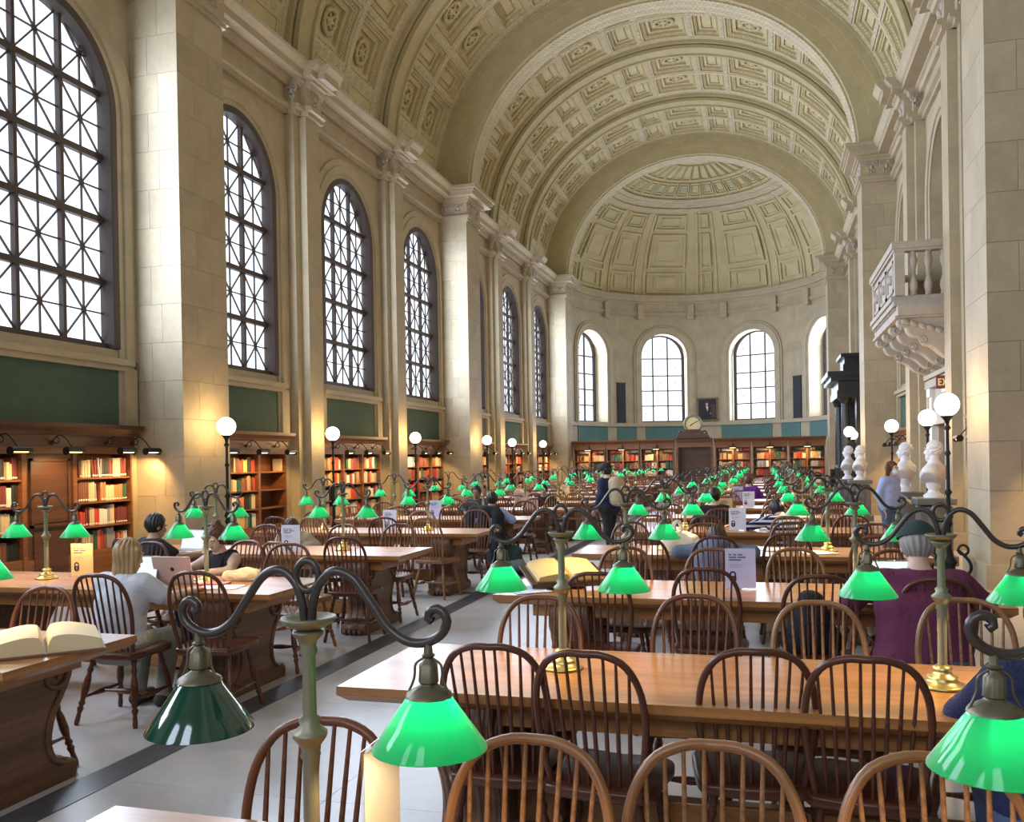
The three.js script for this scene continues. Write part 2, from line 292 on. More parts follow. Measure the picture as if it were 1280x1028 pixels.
// ---- windows: bronze frame, mullions, transoms, star lattice and panes
function makeWindow(hw, y0, ys, rows, star, name, rim = [0.1, 0.12, 0.06]) {
  const w = struct(name), top = (u) => ys + Math.sqrt(Math.max(0, hw * hw - u * u)), inside = (u, y) => Math.abs(u) <= hw + 1e-6 && y >= y0 - 1e-6 && y <= top(u) + 1e-6;
  const clip = (a, b) => { let lo = null, hi = null; for (let k = 0; k <= 60; k++) { const t = k / 60, u = a[0] + (b[0] - a[0]) * t, y = a[1] + (b[1] - a[1]) * t; if (inside(u, y)) { if (lo === null) lo = t; hi = t; } } if (lo === null || hi - lo < 0.04) return null; const P = (t) => [a[0] + (b[0] - a[0]) * t, a[1] + (b[1] - a[1]) * t]; return [P(lo), P(hi)]; };
  const apex = ys + hw, cols = [-hw, -hw / 3, hw / 3, hw], ys_ = [y0, ...rows, apex];
  part(w, 'frame', boxUV(mapGeo(archRing(hw + rim[0], hw - 0.02, y0 - 0.06, ys, rim[1]), basis([0, 0, -1], [0, 1, 0], [-1, 0, 0], [rim[2], 0, 0]))), MAT.bronzeDark);
  part(w, 'sill_bar', box2(-0.07, 0.09, y0 - 0.1, y0 + 0.01, -hw - 0.1, hw + 0.1), MAT.bronzeDark);
  for (const u of cols.slice(1, 3)) part(w, 'mullion', box2(-0.035, 0.05, y0, top(u), u - 0.03, u + 0.03), MAT.bronzeDark);
  for (const y of rows) { const half = y > ys ? Math.sqrt(hw * hw - (y - ys) ** 2) : hw; part(w, 'transom', box2(-0.035, 0.055, y - (star ? 0.045 : 0.028), y + (star ? 0.045 : 0.028), -half, half), MAT.bronzeDark); }
  for (let r = 0; r + 1 < ys_.length; r++) for (let c = 0; c < 3; c++) {
    const u0 = cols[c], u1 = cols[c + 1], a = ys_[r], b = r + 2 === ys_.length ? a + (ys_[1] - ys_[0]) : ys_[r + 1], um = (u0 + u1) / 2, ym = (a + b) / 2, l = [];
    if (star) {
      for (const [p, q] of [[[u0, a], [u1, b]], [[u0, b], [u1, a]], [[um, a], [um, b]], [[u0, ym], [u1, ym]]]) { const k = clip(p, q); if (k) l.push(rod(k[0], k[1], 0.02, 0.03)); }
      if (inside(um, ym)) l.push(xf(new THREE.CylinderGeometry(0.04, 0.04, 0.04, 8), 0, ym, um, 0, 0, Math.PI / 2));
    } else if (inside(um, ym)) l.push(xf(new THREE.CylinderGeometry(0.028, 0.028, 0.03, 8), 0, ym, um, 0, 0, Math.PI / 2));
    if (l.length) part(w, star ? 'lattice' : 'boss', merge(l), MAT.bronzeDark);
    const pts = [[u0, a], [u1, a]]; let any = false;
    for (let k = 6; k >= 0; k--) { const u = u0 + (u1 - u0) * k / 6, t = Math.min(b, top(u)); if (t > a + 0.02) any = true; pts.push([u, Math.max(a, t)]); }
    if (any) part(w, 'pane', mapGeo(new THREE.ShapeGeometry(poly(pts)), basis([0, 0, 1], [0, 1, 0], [-1, 0, 0], [-0.02, 0, 0])), MAT.glass);
  }
  return w;
}
function windowLight(x, y, z, tx, ty, tz, w, h, k = 1) {
  const l = new THREE.RectAreaLight(DAYLIGHT, WINDOW_LIGHT * k, w, h); l.name = 'window_daylight'; l.position.set(x, y, z); l.lookAt(tx, ty, tz); scene.add(l);
}
{
  const w1 = makeWindow(1.24, 3.48, SPR, [4.41, 5.345, 6.28, 7.22], true, 'window_1', [0.088, 0.26, 0.22]);
  for (let j = -2; j <= 6; j++) {
    const w = j === -2 ? w1 : w1.clone(); w.name = 'window_' + (j + 3); if (j > -2) scene.add(w);
    w.position.set(-GLASS, 0, zc(j));
    windowLight(-WALL + 0.08, 5.8, zc(j), 0, 5.8, zc(j), 2.4, 4.6);
  }
}

[-2.3, 2.3].forEach((x, k) => {
  const w = makeWindow(1.2, 3.5, SPR - 0.2, [4.28, 5.06, 5.84, 6.72], false, 'window_' + (14 + k)); w.position.set(x, 0, 5.56); w.rotation.y = Math.PI / 2;
  windowLight(x, 5.7, 5.45, x, 5.7, 0, 2.3, 4.4, 0.5);
});

// ---- ceiling: coffered barrel vault with ribs, and broad arches over the piers
const ceiling = struct('ceiling'); ceiling.position.y = SPRING; ceiling.scale.y = SQUASH;
const pol = (r, t, z) => [r * Math.sin(t), r * Math.cos(t), z], D2R = Math.PI / 180;
function ring(r0, r1, za, ze, t0, t1, n) { // solid ring segment
  const q = [];
  for (let k = 0; k < n; k++) { const a = t0 + (t1 - t0) * k / n, b = t0 + (t1 - t0) * (k + 1) / n;
    q.push([pol(r0, a, za), pol(r0, b, za), pol(r0, b, ze), pol(r0, a, ze)], [pol(r1, a, ze), pol(r1, b, ze), pol(r1, b, za), pol(r1, a, za)], [pol(r0, b, za), pol(r0, a, za), pol(r1, a, za), pol(r1, b, za)], [pol(r0, a, ze), pol(r0, b, ze), pol(r1, b, ze), pol(r1, a, ze)]); }
  return ringUV(q);
}
function ringUV(q) { const pos = [], uv = []; for (const [a, b, c, d] of q) for (const p of [a, b, c, a, c, d]) { pos.push(...p); uv.push(Math.atan2(p[0], p[1]) * 6.4 + 0.3 * Math.hypot(p[0], p[1]), p[2] + Math.hypot(p[0], p[1])); } const g = new THREE.BufferGeometry(); g.setAttribute('position', new THREE.Float32BufferAttribute(pos, 3)); g.setAttribute('uv', new THREE.Float32BufferAttribute(uv, 2)); g.computeVertexNormals(); return g; }
function tile(half, hz, steps, n, R, fn) { // nested stepped rectangle; steps [inset, rise]
  const q = [], rect = ([i, d]) => ({ t: half - i / R, z: hz - i, r: R + d }), F = fn || ((r, t, z) => pol(r, t, z));
  for (let k = 0; k + 1 < steps.length; k++) {
    const A = rect(steps[k]), C = rect(steps[k + 1]);
    for (let m = 0; m < n; m++) { const a = -1 + 2 * m / n, b = -1 + 2 * (m + 1) / n;
      q.push([F(A.r, A.t * a, A.z), F(A.r, A.t * b, A.z), F(C.r, C.t * b, C.z), F(C.r, C.t * a, C.z)], [F(A.r, A.t * b, -A.z), F(A.r, A.t * a, -A.z), F(C.r, C.t * a, -C.z), F(C.r, C.t * b, -C.z)]); }
    q.push([F(A.r, -A.t, -A.z), F(A.r, -A.t, A.z), F(C.r, -C.t, C.z), F(C.r, -C.t, -C.z)], [F(A.r, A.t, A.z), F(A.r, A.t, -A.z), F(C.r, C.t, -C.z), F(C.r, C.t, C.z)]);
  }
  const E = rect(steps[steps.length - 1]);
  for (let m = 0; m < n; m++) { const a = -1 + 2 * m / n, b = -1 + 2 * (m + 1) / n; q.push([F(E.r, E.t * a, E.z), F(E.r, E.t * b, E.z), F(E.r, E.t * b, -E.z), F(E.r, E.t * a, -E.z)]); }
  return q;
}
const CZ = 0.74, LH = 6.9 * D2R, SH = 4.1 * D2R; // half coffer width along the hall, half angles of long and short coffers
function dentils(half, hz, inset, rise, R) { // small blocks along the four inner edges
  const l = [], t = half - inset / R, z = hz - inset, put = (a, zz) => l.push(xf(new THREE.BoxGeometry(0.045, 0.05, 0.045), (R + rise) * Math.sin(a), (R + rise) * Math.cos(a), zz, 0, 0, -a));
  for (let k = -z + 0.04; k <= z; k += 0.1) { put(t, k); put(-t, k); }
  for (let a = -t + 0.012; a < t; a += 0.1 / R) { put(a, z); put(a, -z); }
  return l;
}
const STEP_L = [[0, 0], [0.07, 0], [0.07, 0.07], [0.2, 0.09], [0.2, 0.17], [0.33, 0.17], [0.33, 0.27]], STEP_S = [[0, 0], [0.06, 0], [0.06, 0.07], [0.16, 0.09], [0.16, 0.16], [0.27, 0.16], [0.27, 0.22], [0.34, 0.22], [0.34, 0.17]];
const cofferL = merge([ringUV(tile(LH, CZ, STEP_L, 5, RV)), ...dentils(LH, CZ, 0.14, 0.075, RV)]);
const cofferS = merge([ringUV(tile(SH, CZ, STEP_S, 4, RV)), ...dentils(SH, CZ, 0.12, 0.075, RV)]);
const rosette = (() => { const l = [xf(new THREE.TorusGeometry(0.24, 0.055, 6, 18), 0, 0, 0, Math.PI / 2, 0, 0, [1.25, 1, 1]), xf(ball(0.12, 9), 0, 0, 0, 0, 0, 0, [1, 0.6, 1])];
  for (let k = 0; k < 12; k++) { const a = k / 12 * Math.PI * 2; l.push(xf(ball(0.065, 6), 0.3 * Math.cos(a), -0.02, 0.25 * Math.sin(a), 0, -a, 0, [1.2, 0.7, 0.7])); if (k % 2) l.push(xf(ball(0.06, 6), 0.14 * Math.cos(a), -0.02, 0.13 * Math.sin(a), 0, -a, 0, [1.3, 0.6, 0.6])); }
  return merge(l); })();
const isPier = (i) => ((i % 3) + 3) % 3 === 0;
for (let i = -3; i <= 6; i++) {
  const z = zb(i);
  if (isPier(i)) {
    part(ceiling, 'pier_arch', merge([ring(5.5, 5.86, z + PIER / 2 - 0.1, z - PIER / 2 + 0.1, -Math.PI / 2, Math.PI / 2, 64), ring(5.84, 6.2, z + PIER / 2 - 0.05, z - PIER / 2 + 0.05, -Math.PI / 2, Math.PI / 2, 64), ring(6.18, 6.42, z + PIER / 2, z - PIER / 2, -Math.PI / 2, Math.PI / 2, 64), ring(6.4, 6.52, z + PIER / 2 + 0.06, z - PIER / 2 - 0.06, -Math.PI / 2, Math.PI / 2, 64)]), MAT.plasterB);
    part(ceiling, 'arch_soffit', ring(5.44, 5.5, z + 0.36, z - 0.36, -88 * D2R, 88 * D2R, 64), MAT.ornament);
  } else part(ceiling, 'rib', merge([ring(6.24, 6.5, z + 0.27, z - 0.27, -Math.PI / 2, Math.PI / 2, 56), ring(6.18, 6.3, z + 0.33, z + 0.25, -Math.PI / 2, Math.PI / 2, 56), ring(6.18, 6.3, z - 0.25, z - 0.33, -Math.PI / 2, Math.PI / 2, 56), ring(6.34, 6.5, z + 0.42, z - 0.42, -Math.PI / 2, Math.PI / 2, 56)]), MAT.plasterB);
  if (i === 6) break;
  const za = z - (isPier(i) ? PIER / 2 + 0.05 : 0.42), ze = zb(i + 1) + (isPier(i + 1) ? PIER / 2 + 0.05 : 0.42), zm = (za + ze) / 2, gap = 0.08;
  const bands = [ring(RV, RV + 0.1, za, zm + gap + 2 * CZ, -Math.PI / 2, Math.PI / 2, 56), ring(RV, RV + 0.1, zm - gap - 2 * CZ, ze, -Math.PI / 2, Math.PI / 2, 56), ring(RV - 0.015, RV + 0.1, zm + gap, zm - gap, -80 * D2R, 80 * D2R, 48)];
  for (const q of [-1, 1]) { bands.push(ring(RV, RV + 0.1, zm + gap + 2 * CZ, zm - gap - 2 * CZ, q * 78.9 * D2R, q * 92 * D2R, 4)); }
  for (let k = 0; k < 7; k++) for (const q of k < 6 ? [-1, 1] : []) { const e = [6.9, 16.1, 30.9, 40.1, 54.9, 64.1][k]; bands.push(ring(RV - 0.02, RV + 0.1, zm + gap + 2 * CZ, zm - gap - 2 * CZ, q * e * D2R, q * (e + 1) * D2R, 1)); }
  part(ceiling, 'ornament_band', merge(bands), MAT.ornament);
  for (const q of [-1, 1]) for (const c of [-1, 1]) { const o = part(ceiling, 'plain_panel', ringUV(tile(2.6 * D2R, CZ - 0.1, [[0, 0], [0.04, -0.035], [0.09, -0.035], [0.09, -0.01]], 2, RV)), MAT.plaster); o.position.z = zm + c * (gap + CZ); o.rotation.z = -q * 83.6 * D2R; }
  if (i < -1) { part(ceiling, 'plain_vault', ring(RV + 0.12, RV + 0.2, za, ze, -Math.PI / 2, Math.PI / 2, 40), MAT.plaster); continue; }
  for (const c of [-1, 1]) for (const [deg, big] of [[0, 1], [24, 1], [-24, 1], [48, 1], [-48, 1], [72, 1], [-72, 1], [12, 0], [-12, 0], [36, 0], [-36, 0], [60, 0], [-60, 0]]) {
    const o = part(ceiling, 'coffer', big ? cofferL : cofferS, MAT.plaster); o.position.z = zm + c * (gap + CZ); o.rotation.z = -deg * D2R;
    if (big) { const r = part(o, 'rosette', rosette, MAT.plaster); r.position.set(0, RV + 0.22, 0); }
  }
}
part(ceiling, 'roof_shell', ring(6.95, 7.1, 6, -47.5, -97 * D2R, 97 * D2R, 40), MAT.plasterB);
// ---- apse: curved wall with four tall windows, half dome of framed panels
const APX = 0.22, apse = struct('wall_apse'), apol = (r, t, y) => [APX + r * Math.sin(t), y, APZ - r * Math.cos(t)];
const AW = [-64.5, -21.5, 21.5, 64.5].map((d) => d * D2R), AHW = 1.2, AH = AHW / APR;
{
  const q = [], N = 360, t0 = -Math.PI / 2, top = 10.1, r1 = APR + 0.95;
  const holeTop = (t) => { for (const w of AW) { const u = (t - w) * APR; if (Math.abs(u) < AHW - 1e-4) return SPR - 0.2 + Math.sqrt(AHW * AHW - u * u); } return null; };
  for (let k = 0; k < N; k++) {
    const a = t0 + Math.PI * k / N, b = t0 + Math.PI * (k + 1) / N, m = (a + b) / 2, inHole = holeTop(m) !== null, ha = holeTop(a) ?? SPR - 0.2, hb = holeTop(b) ?? SPR - 0.2;
    const col = (ya0, ya1, yb0, yb1, r) => (r === APR ? [apol(r, a, ya0), apol(r, b, yb0), apol(r, b, yb1), apol(r, a, ya1)] : [apol(r, b, yb0), apol(r, a, ya0), apol(r, a, ya1), apol(r, b, yb1)]);
    for (const r of [APR, r1]) { if (inHole) q.push(col(0, 3.42, 0, 3.42, r), col(ha, top, hb, top, r)); else q.push(col(0, top, 0, top, r)); }
    if (inHole) q.push([apol(APR, b, hb), apol(APR, a, ha), apol(r1, a, ha), apol(r1, b, hb)], [apol(APR, a, 3.42), apol(APR, b, 3.42), apol(r1, b, 3.42), apol(r1, a, 3.42)]);
    const prev = holeTop(a - Math.PI / N / 2) !== null;
    if (k && prev !== inHole) { const s = inHole ? 1 : -1, y1 = SPR - 0.2; q.push(s > 0 ? [apol(APR, a, 3.42), apol(r1, a, 3.42), apol(r1, a, y1), apol(APR, a, y1)] : [apol(r1, a, 3.42), apol(APR, a, 3.42), apol(APR, a, y1), apol(r1, a, y1)]); }
  }
  part(apse, 'wall_sheet', quads(q), MAT.stone);
}
function arcBand(r0, r1, y0, y1, t0, t1, n) { const q = []; for (let k = 0; k < n; k++) { const a = t0 + (t1 - t0) * k / n, b = t0 + (t1 - t0) * (k + 1) / n; q.push([apol(r0, a, y0), apol(r0, b, y0), apol(r0, b, y1), apol(r0, a, y1)], [apol(r0, b, y0), apol(r0, a, y0), apol(r1, a, y0), apol(r1, b, y0)], [apol(r0, a, y1), apol(r0, b, y1), apol(r1, b, y1), apol(r1, a, y1)]); }
  q.push([apol(r1, t0, y0), apol(r0, t0, y0), apol(r0, t0, y1), apol(r1, t0, y1)], [apol(r0, t1, y0), apol(r1, t1, y0), apol(r1, t1, y1), apol(r0, t1, y1)]); return quads(q); }
const HP = Math.PI / 2;
part(apse, 'entablature', merge([...LAYERS.map(([a, b, d]) => arcBand(APR - d - 0.04, APR + 0.1, a, b, -HP, HP, 60)), ...[-53.5, -33.5, -8, 8, 33.5, 53.5].map((d) => arcBand(APR - 0.2, APR, 8.62, 9.4, (d - 1.6) * D2R, (d + 1.6) * D2R, 2))]), MAT.stone);
part(apse, 'window_ledge', merge([arcBand(APR - 0.12, APR, 3.2, 3.36, -HP, HP, 60)]), MAT.stoneC);
part(apse, 'plinth_band', arcBand(APR - 0.05, APR, 2.2, 2.45, -HP, HP, 60), MAT.stoneC);
for (const [a, b] of [[-77, -53], [-47, -36], [-31, -6], [6, 31], [36, 47], [53, 77]]) part(apse, 'teal_panel', arcBand(APR - 0.03, APR, 2.45, 3.2, a * D2R, b * D2R, 8), MAT.teal, 'blue-green panel below the apse windows');
{
  const g = merge([archRing(1.34, 1.2, 3.36, SPR - 0.2, 0.06), archRing(1.52, 1.34, 3.36, SPR - 0.2, 0.1), archRing(1.62, 1.52, 3.36, SPR - 0.2, 0.06)]);
  for (const w of AW) {
    const h = g.clone(), p = h.attributes.position;
    for (let i = 0; i < p.count; i++) { const [x, y, z] = apol(APR - p.getZ(i), w + p.getX(i) / APR, p.getY(i)); p.setXYZ(i, x, y, z); }
    h.computeVertexNormals(); part(apse, 'archivolt', boxUV(h), MAT.stoneC);
  }
  AW.forEach((w, k) => {
    const o = makeWindow(1.17, 3.5, SPR - 0.2, [4.28, 5.06, 5.84, 6.72], false, 'window_' + (10 + k));
    const [x, , z] = apol(APR * Math.cos(AH) + 0.8, w, 0); o.position.set(x, 0, z); o.rotation.y = Math.PI / 2 - w + Math.PI;
    const [lx, , lz] = apol(APR + 0.6, w, 0); windowLight(lx, 5.7, lz, APX, 5.7, APZ, 2.2, 4.4, 0.6);
  });
}
// half dome
const dome = struct('ceiling_apse'), dpol = (r, az, el) => [APX + r * Math.cos(el) * Math.sin(az), SPRING + SQUASH * r * Math.sin(el), APZ - r * Math.cos(el) * Math.cos(az)];
{
  const q = [], shell = (r, n, m) => { for (let i = 0; i < n; i++) for (let j = 0; j < m; j++) { const a = -HP + Math.PI * i / n, b = -HP + Math.PI * (i + 1) / n, e = HP * j / m, f = HP * (j + 1) / m; q.push([dpol(r, a, e), dpol(r, b, e), dpol(r, b, f), dpol(r, a, f)]); } };
  shell(APR, 48, 20); part(dome, 'dome_shell', quads(q), MAT.plaster);
  q.length = 0; shell(APR + 0.5, 30, 12); part(dome, 'dome_outer_shell', quads(q), MAT.plasterB);
}
function domePanel(a0, a1, e0, e1, fill) {
  const am = (a0 + a1) / 2, em = (e0 + e1) / 2, half = (a1 - a0) / 2 * D2R, hz = (e1 - e0) / 2 * D2R * APR, k = Math.cos(em * D2R);
  const F = (r, t, z) => { const el = em * D2R + z / APR; return dpol(r, am * D2R + t, el); };
  const ins = Math.min(0.1, half * APR * k * 0.3, hz * 0.3), st = (list) => list.map(([i, d]) => [i, d]);
  const steps = (i) => st([[0, -0.002], [0, -0.1], [i, -0.1], [i, -0.01]]);
  // insets along azimuth are widened by the narrowing of the sphere
  const T = (list, m = 1) => ringUV(tile(half, hz, list.map(([i, d]) => [i, d]), 4, APR, (r, t, z) => { const i = half - Math.abs(t); return F(r, t, z); }));
  const g = T(steps(ins));
  const o = part(dome, 'dome_panel', g, MAT.plaster);
  if (hz > 0.3 && half * APR * k > 0.25) {
    const h2 = half * 0.62, z2 = hz * 0.62;
    part(o, 'panel_frame', ringUV(tile(h2, z2, [[0, -0.005], [0, -0.085], [ins * 0.6, -0.085], [ins * 0.6, -0.012]], 4, APR, F)), MAT.plaster);
    if (fill) part(o, 'panel_field', ringUV(tile(h2 * 0.55, z2 * 0.55, [[0, -0.01], [0.02, -0.03]], 4, APR, F)), MAT.bluish);
  }
}
{
  const gores = [[-2.6, 2.6, 0], [10.6, 30, 1], [37.2, 51, 0], [56.5, 76, 1], [79, 88, 0]], rows = [[2.2, 13, 0], [15.3, 33.8, 1], [36, 44.6, 0]];
  for (const [a, b, w] of gores) for (const s of a < 0 ? [1] : [-1, 1]) for (const [e, f, mid] of rows) domePanel(s > 0 ? a : -b, s > 0 ? b : -a, e, f, w && mid);
  for (let k = 0; k < 16; k++) { const a = -88 + k * 11; for (const [e, f] of [[55.5, 64.5], [66.5, 78]]) domePanel(a + 0.6, a + 10.4, e, f, k % 2 === 0); }
  const circ = (r0, r1, e0, e1) => { const q = [], n = 60; for (let k = 0; k < n; k++) { const a = -HP + Math.PI * k / n, b = -HP + Math.PI * (k + 1) / n; q.push([dpol(r0, a, e0 * D2R), dpol(r0, b, e0 * D2R), dpol(r0, b, e1 * D2R), dpol(r0, a, e1 * D2R)], [dpol(r1, a, e0 * D2R), dpol(r1, b, e0 * D2R), dpol(r0, b, e0 * D2R), dpol(r0, a, e0 * D2R)], [dpol(r0, a, e1 * D2R), dpol(r0, b, e1 * D2R), dpol(r1, b, e1 * D2R), dpol(r1, a, e1 * D2R)]); } return ringUV(q); };
  part(dome, 'dome_cornice', merge([circ(APR - 0.09, APR, 46, 48.4), circ(APR - 0.05, APR, 49, 51.6), circ(APR - 0.13, APR, 52.2, 54.2)]), MAT.ornament);
  for (const d of [4.6, 33.6, 53.7]) for (const s of [-1, 1]) for (const side of [-1, 1]) { // thin ribs between the gores
    const a = (s * d + side * (d === 4.6 ? 0 : 2.2)) * D2R, q = [], n = 24, hw = 0.012;
    if (d === 4.6 && side > 0) continue;
    for (let k = 0; k < n; k++) { const e = 45 * D2R * k / n, f = 45 * D2R * (k + 1) / n; q.push([dpol(APR - 0.07, a - hw, e), dpol(APR - 0.07, a + hw, e), dpol(APR - 0.07, a + hw, f), dpol(APR - 0.07, a - hw, f)], [dpol(APR, a - hw, e), dpol(APR - 0.07, a - hw, e), dpol(APR - 0.07, a - hw, f), dpol(APR, a - hw, f)], [dpol(APR - 0.07, a + hw, e), dpol(APR, a + hw, e), dpol(APR, a + hw, f), dpol(APR - 0.07, a + hw, f)]); }
    part(dome, 'dome_rib', ringUV(q), MAT.plaster);
  }
}
// inner arch in front of the dome
{
  const o = part(ceiling, 'apse_arch', merge([ring(5.72, 6.5, APZ + 0.12, APZ - 0.25, -HP, HP, 64), ring(5.9, 6.5, APZ - 0.25, APZ - 0.5, -HP, HP, 64)]), MAT.ornament);
}
// ================================================================ READING TABLES, CHAIRS, LAMPS
const ORD = ['zeroth', 'first', 'second', 'third', 'fourth', 'fifth', 'sixth', 'seventh', 'eighth', 'ninth', 'tenth', 'eleventh', 'twelfth', 'thirteenth', 'fourteenth', 'fifteenth', 'sixteenth'];
// ---- table: slab top with under-chamfer, apron, scrolled trestle ends with paw feet, stretcher
const TL = 3.1, TW = 0.86, TH = 0.76;
const slabGeo = (() => { // chamfered slab by stacked rings
  const a = TL / 2, b = TW / 2, lay = [[0, TH], [0, TH - 0.034], [0.035, TH - 0.062]].map(([i, y]) => [[-a + i, y, -b + i], [a - i, y, -b + i], [a - i, y, b - i], [-a + i, y, b - i]]), q = [];
  q.push([lay[2][0], lay[2][1], lay[2][2], lay[2][3]]);
  for (let k = 0; k < 2; k++) for (let m = 0; m < 4; m++) { const n = (m + 1) % 4; q.push([lay[k][m], lay[k][n], lay[k + 1][n], lay[k + 1][m]]); }
  return quads(q);
})();
const topGeo = boxUV(box(TL - 0.004, 0.02, TW - 0.004, 0, TH - 0.0095, 0));
const HALF = [[0.36, 0.7], [0.385, 0.63], [0.375, 0.55], [0.33, 0.47], [0.27, 0.38], [0.235, 0.28], [0.235, 0.2], [0.265, 0.13], [0.33, 0.09], [0.385, 0.085], [0.4, 0.05], [0.39, 0.0]];
const trestleGeo = (() => {
  const c = new THREE.SplineCurve(HALF.map(([x, y]) => new THREE.Vector2(x, y))).getPoints(26), s = new THREE.Shape([...c, ...c.map((p) => new THREE.Vector2(-p.x, p.y)).reverse()]);
  return xf(extrude(s, 0.26, 0.014), -0.13, 0, 0, 0, Math.PI / 2, 0);
})();
const reedGeo = [-1, 1].flatMap((q) => [-0.095, -0.032, 0.032, 0.095].map((x) => tube(HALF.slice(0, 9).map(([u, y]) => [x, y, q * (u + 0.004)]), 0.018, 16, 5)));
const voluteGeo = (() => { const out = []; for (const sx of [-1, 1]) for (const q of [-1, 1]) { const l = [], p = []; for (let k = 0; k <= 30; k++) { const t = k / 30, a = -0.6 + t * 9.5, r = 0.105 * (1 - t * 0.85); p.push([sx * 0.132, 0.575 + r * Math.cos(a), q * (0.255 + r * Math.sin(a) * 1.0)]); } l.push(tube(p, 0.014, 40, 5)); const e = HALF.slice(3, 9).map(([u, y]) => [sx * 0.132, y + 0.01, q * (u - 0.035)]); l.push(tube(e, 0.013, 14, 5)); out.push(merge(l)); } return out; })();
const pawGeo = [-1, 1].map((q) => { const l = []; { l.push(xf(ball(0.06, 8), 0, 0.055, q * 0.37, 0, 0, 0, [1.75, 0.95, 0.95])); for (const x of [-0.075, -0.025, 0.025, 0.075]) l.push(xf(ball(0.03, 6), x, 0.03, q * 0.425, 0, 0, 0, [0.85, 0.9, 1.1])); } return merge(l); });
const apronGeo = box(2.62, 0.09, 0.6, 0, 0.653, 0), stretchGeo = rbox(2.1, 0.14, 0.07, 0.012, 0, 0.2, 0);
const apronUV = boxUV(apronGeo), stretchUV = boxUV(stretchGeo), trestleUV = boxUV(trestleGeo), reedUV = reedGeo.map((g) => boxUV(g)), voluteUV = voluteGeo.map((g) => boxUV(g)), pawUV = pawGeo.map((g) => boxUV(g));
function makeTable(detail) {
  const t = new THREE.Group(); t.name = 'reading_table';
  part(t, 'tabletop', topGeo, MAT.wood); part(t, 'edge_moulding', slabGeo, MAT.wood); part(t, 'apron', apronUV, MAT.wood); part(t, 'stretcher', stretchUV, MAT.wood);
  for (const x of [-1.05, 1.05]) {
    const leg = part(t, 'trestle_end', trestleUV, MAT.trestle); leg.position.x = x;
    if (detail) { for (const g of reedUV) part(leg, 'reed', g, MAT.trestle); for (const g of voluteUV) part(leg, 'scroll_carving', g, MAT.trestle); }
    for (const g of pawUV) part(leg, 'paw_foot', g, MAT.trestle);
  }
  return t;
}
const tableA = makeTable(true), tableB = makeTable(false);

// ---- bow-back chair; its back is towards +z
const CH = 0.97;
const bowAt = (t) => { // t 0..1 along the hoop
  const k = [[-0.165, 0.455], [-0.182, 0.55], [-0.197, 0.66], [-0.2, 0.76], [-0.182, 0.86], [-0.135, 0.935], [-0.06, 0.966], [0, CH - 0.003], [0.06, 0.966], [0.135, 0.935], [0.182, 0.86], [0.2, 0.76], [0.197, 0.66], [0.182, 0.55], [0.165, 0.455]];
  return k.map(([x, y]) => V(x, y, 0.17 + (y - 0.455) * 0.215 - Math.abs(x) * 0.12 + 0.02));
};
const bowCurve = new THREE.CatmullRomCurve3(bowAt(), false, 'centripetal');
function bowTopAt(x) { let best = null; for (let k = 0; k <= 200; k++) { const p = bowCurve.getPoint(k / 200); if (p.y > 0.7 && (!best || Math.abs(p.x - x) < Math.abs(best.x - x))) best = p; } return best; }
const seatShape = (() => { const s = new THREE.Shape(); s.moveTo(-0.17, 0.2); s.bezierCurveTo(-0.06, 0.225, 0.06, 0.225, 0.17, 0.2); s.bezierCurveTo(0.215, 0.15, 0.2, 0.05, 0.215, -0.08); s.bezierCurveTo(0.225, -0.18, 0.19, -0.2, 0.13, -0.21); s.bezierCurveTo(0.06, -0.205, 0.04, -0.19, 0, -0.19); s.bezierCurveTo(-0.04, -0.19, -0.06, -0.205, -0.13, -0.21); s.bezierCurveTo(-0.19, -0.2, -0.225, -0.18, -0.215, -0.08); s.bezierCurveTo(-0.2, 0.05, -0.215, 0.15, -0.17, 0.2); return s; })();
const LEGP = [[0, 0.013], [0.06, 0.017], [0.18, 0.013], [0.24, 0.021], [0.28, 0.013], [0.31, 0.022], [0.36, 0.014], [0.5, 0.024], [0.66, 0.021], [0.74, 0.013], [0.79, 0.02], [0.84, 0.014], [1, 0.019]];
const STRP = [[0, 0.008], [0.25, 0.011], [0.4, 0.018], [0.5, 0.021], [0.6, 0.018], [0.75, 0.011], [1, 0.008]];
const legEnds = [[-1, -1], [1, -1], [-1, 1], [1, 1]].map(([sx, sz]) => [V(sx * 0.215, 0, sz * 0.2 + (sz > 0 ? 0.025 : -0.01)), V(sx * 0.145, 0.43, sz * 0.13)]);
function chairGeos(n, seg) {
  const at = (k, y) => legEnds[k][0].clone().lerp(legEnds[k][1], y / 0.43), g = {};
  g.seat = smooth(xf(new THREE.ExtrudeGeometry(seatShape, { depth: 0.022, bevelEnabled: true, bevelSize: 0.012, bevelThickness: 0.012, bevelSegments: n > 5 ? 2 : 1, curveSegments: n > 5 ? 6 : 3 }), 0, 0.455, 0, Math.PI / 2, 0, 0), 0.8);
  g.bow = new THREE.TubeGeometry(bowCurve, seg, 0.0135, n);
  g.spindles = [-0.14, -0.1, -0.06, -0.02, 0.02, 0.06, 0.1, 0.14].map((x) => { const e = bowTopAt(x * 1.12), b = V(x * 0.92, 0.45, 0.182 - x * x * 1.2); return turned(b, e, [[0, 0.0065], [0.35, 0.0085], [1, 0.0055]], Math.max(4, n - 2)); });
  g.legs = legEnds.map(([a, b]) => turned(a, b, n > 5 ? LEGP : LEGP.filter((_, i) => [0, 3, 6, 7, 9, 12].includes(i)), n));
  const y = 0.17, m0 = at(0, y).lerp(at(2, y), 0.5), m1 = at(1, y).lerp(at(3, y), 0.5);
  g.stretchers = [turned(at(0, y), at(2, y), STRP, n), turned(at(1, y), at(3, y), STRP, n), turned(m0, m1, STRP, n)];
  return g;
}
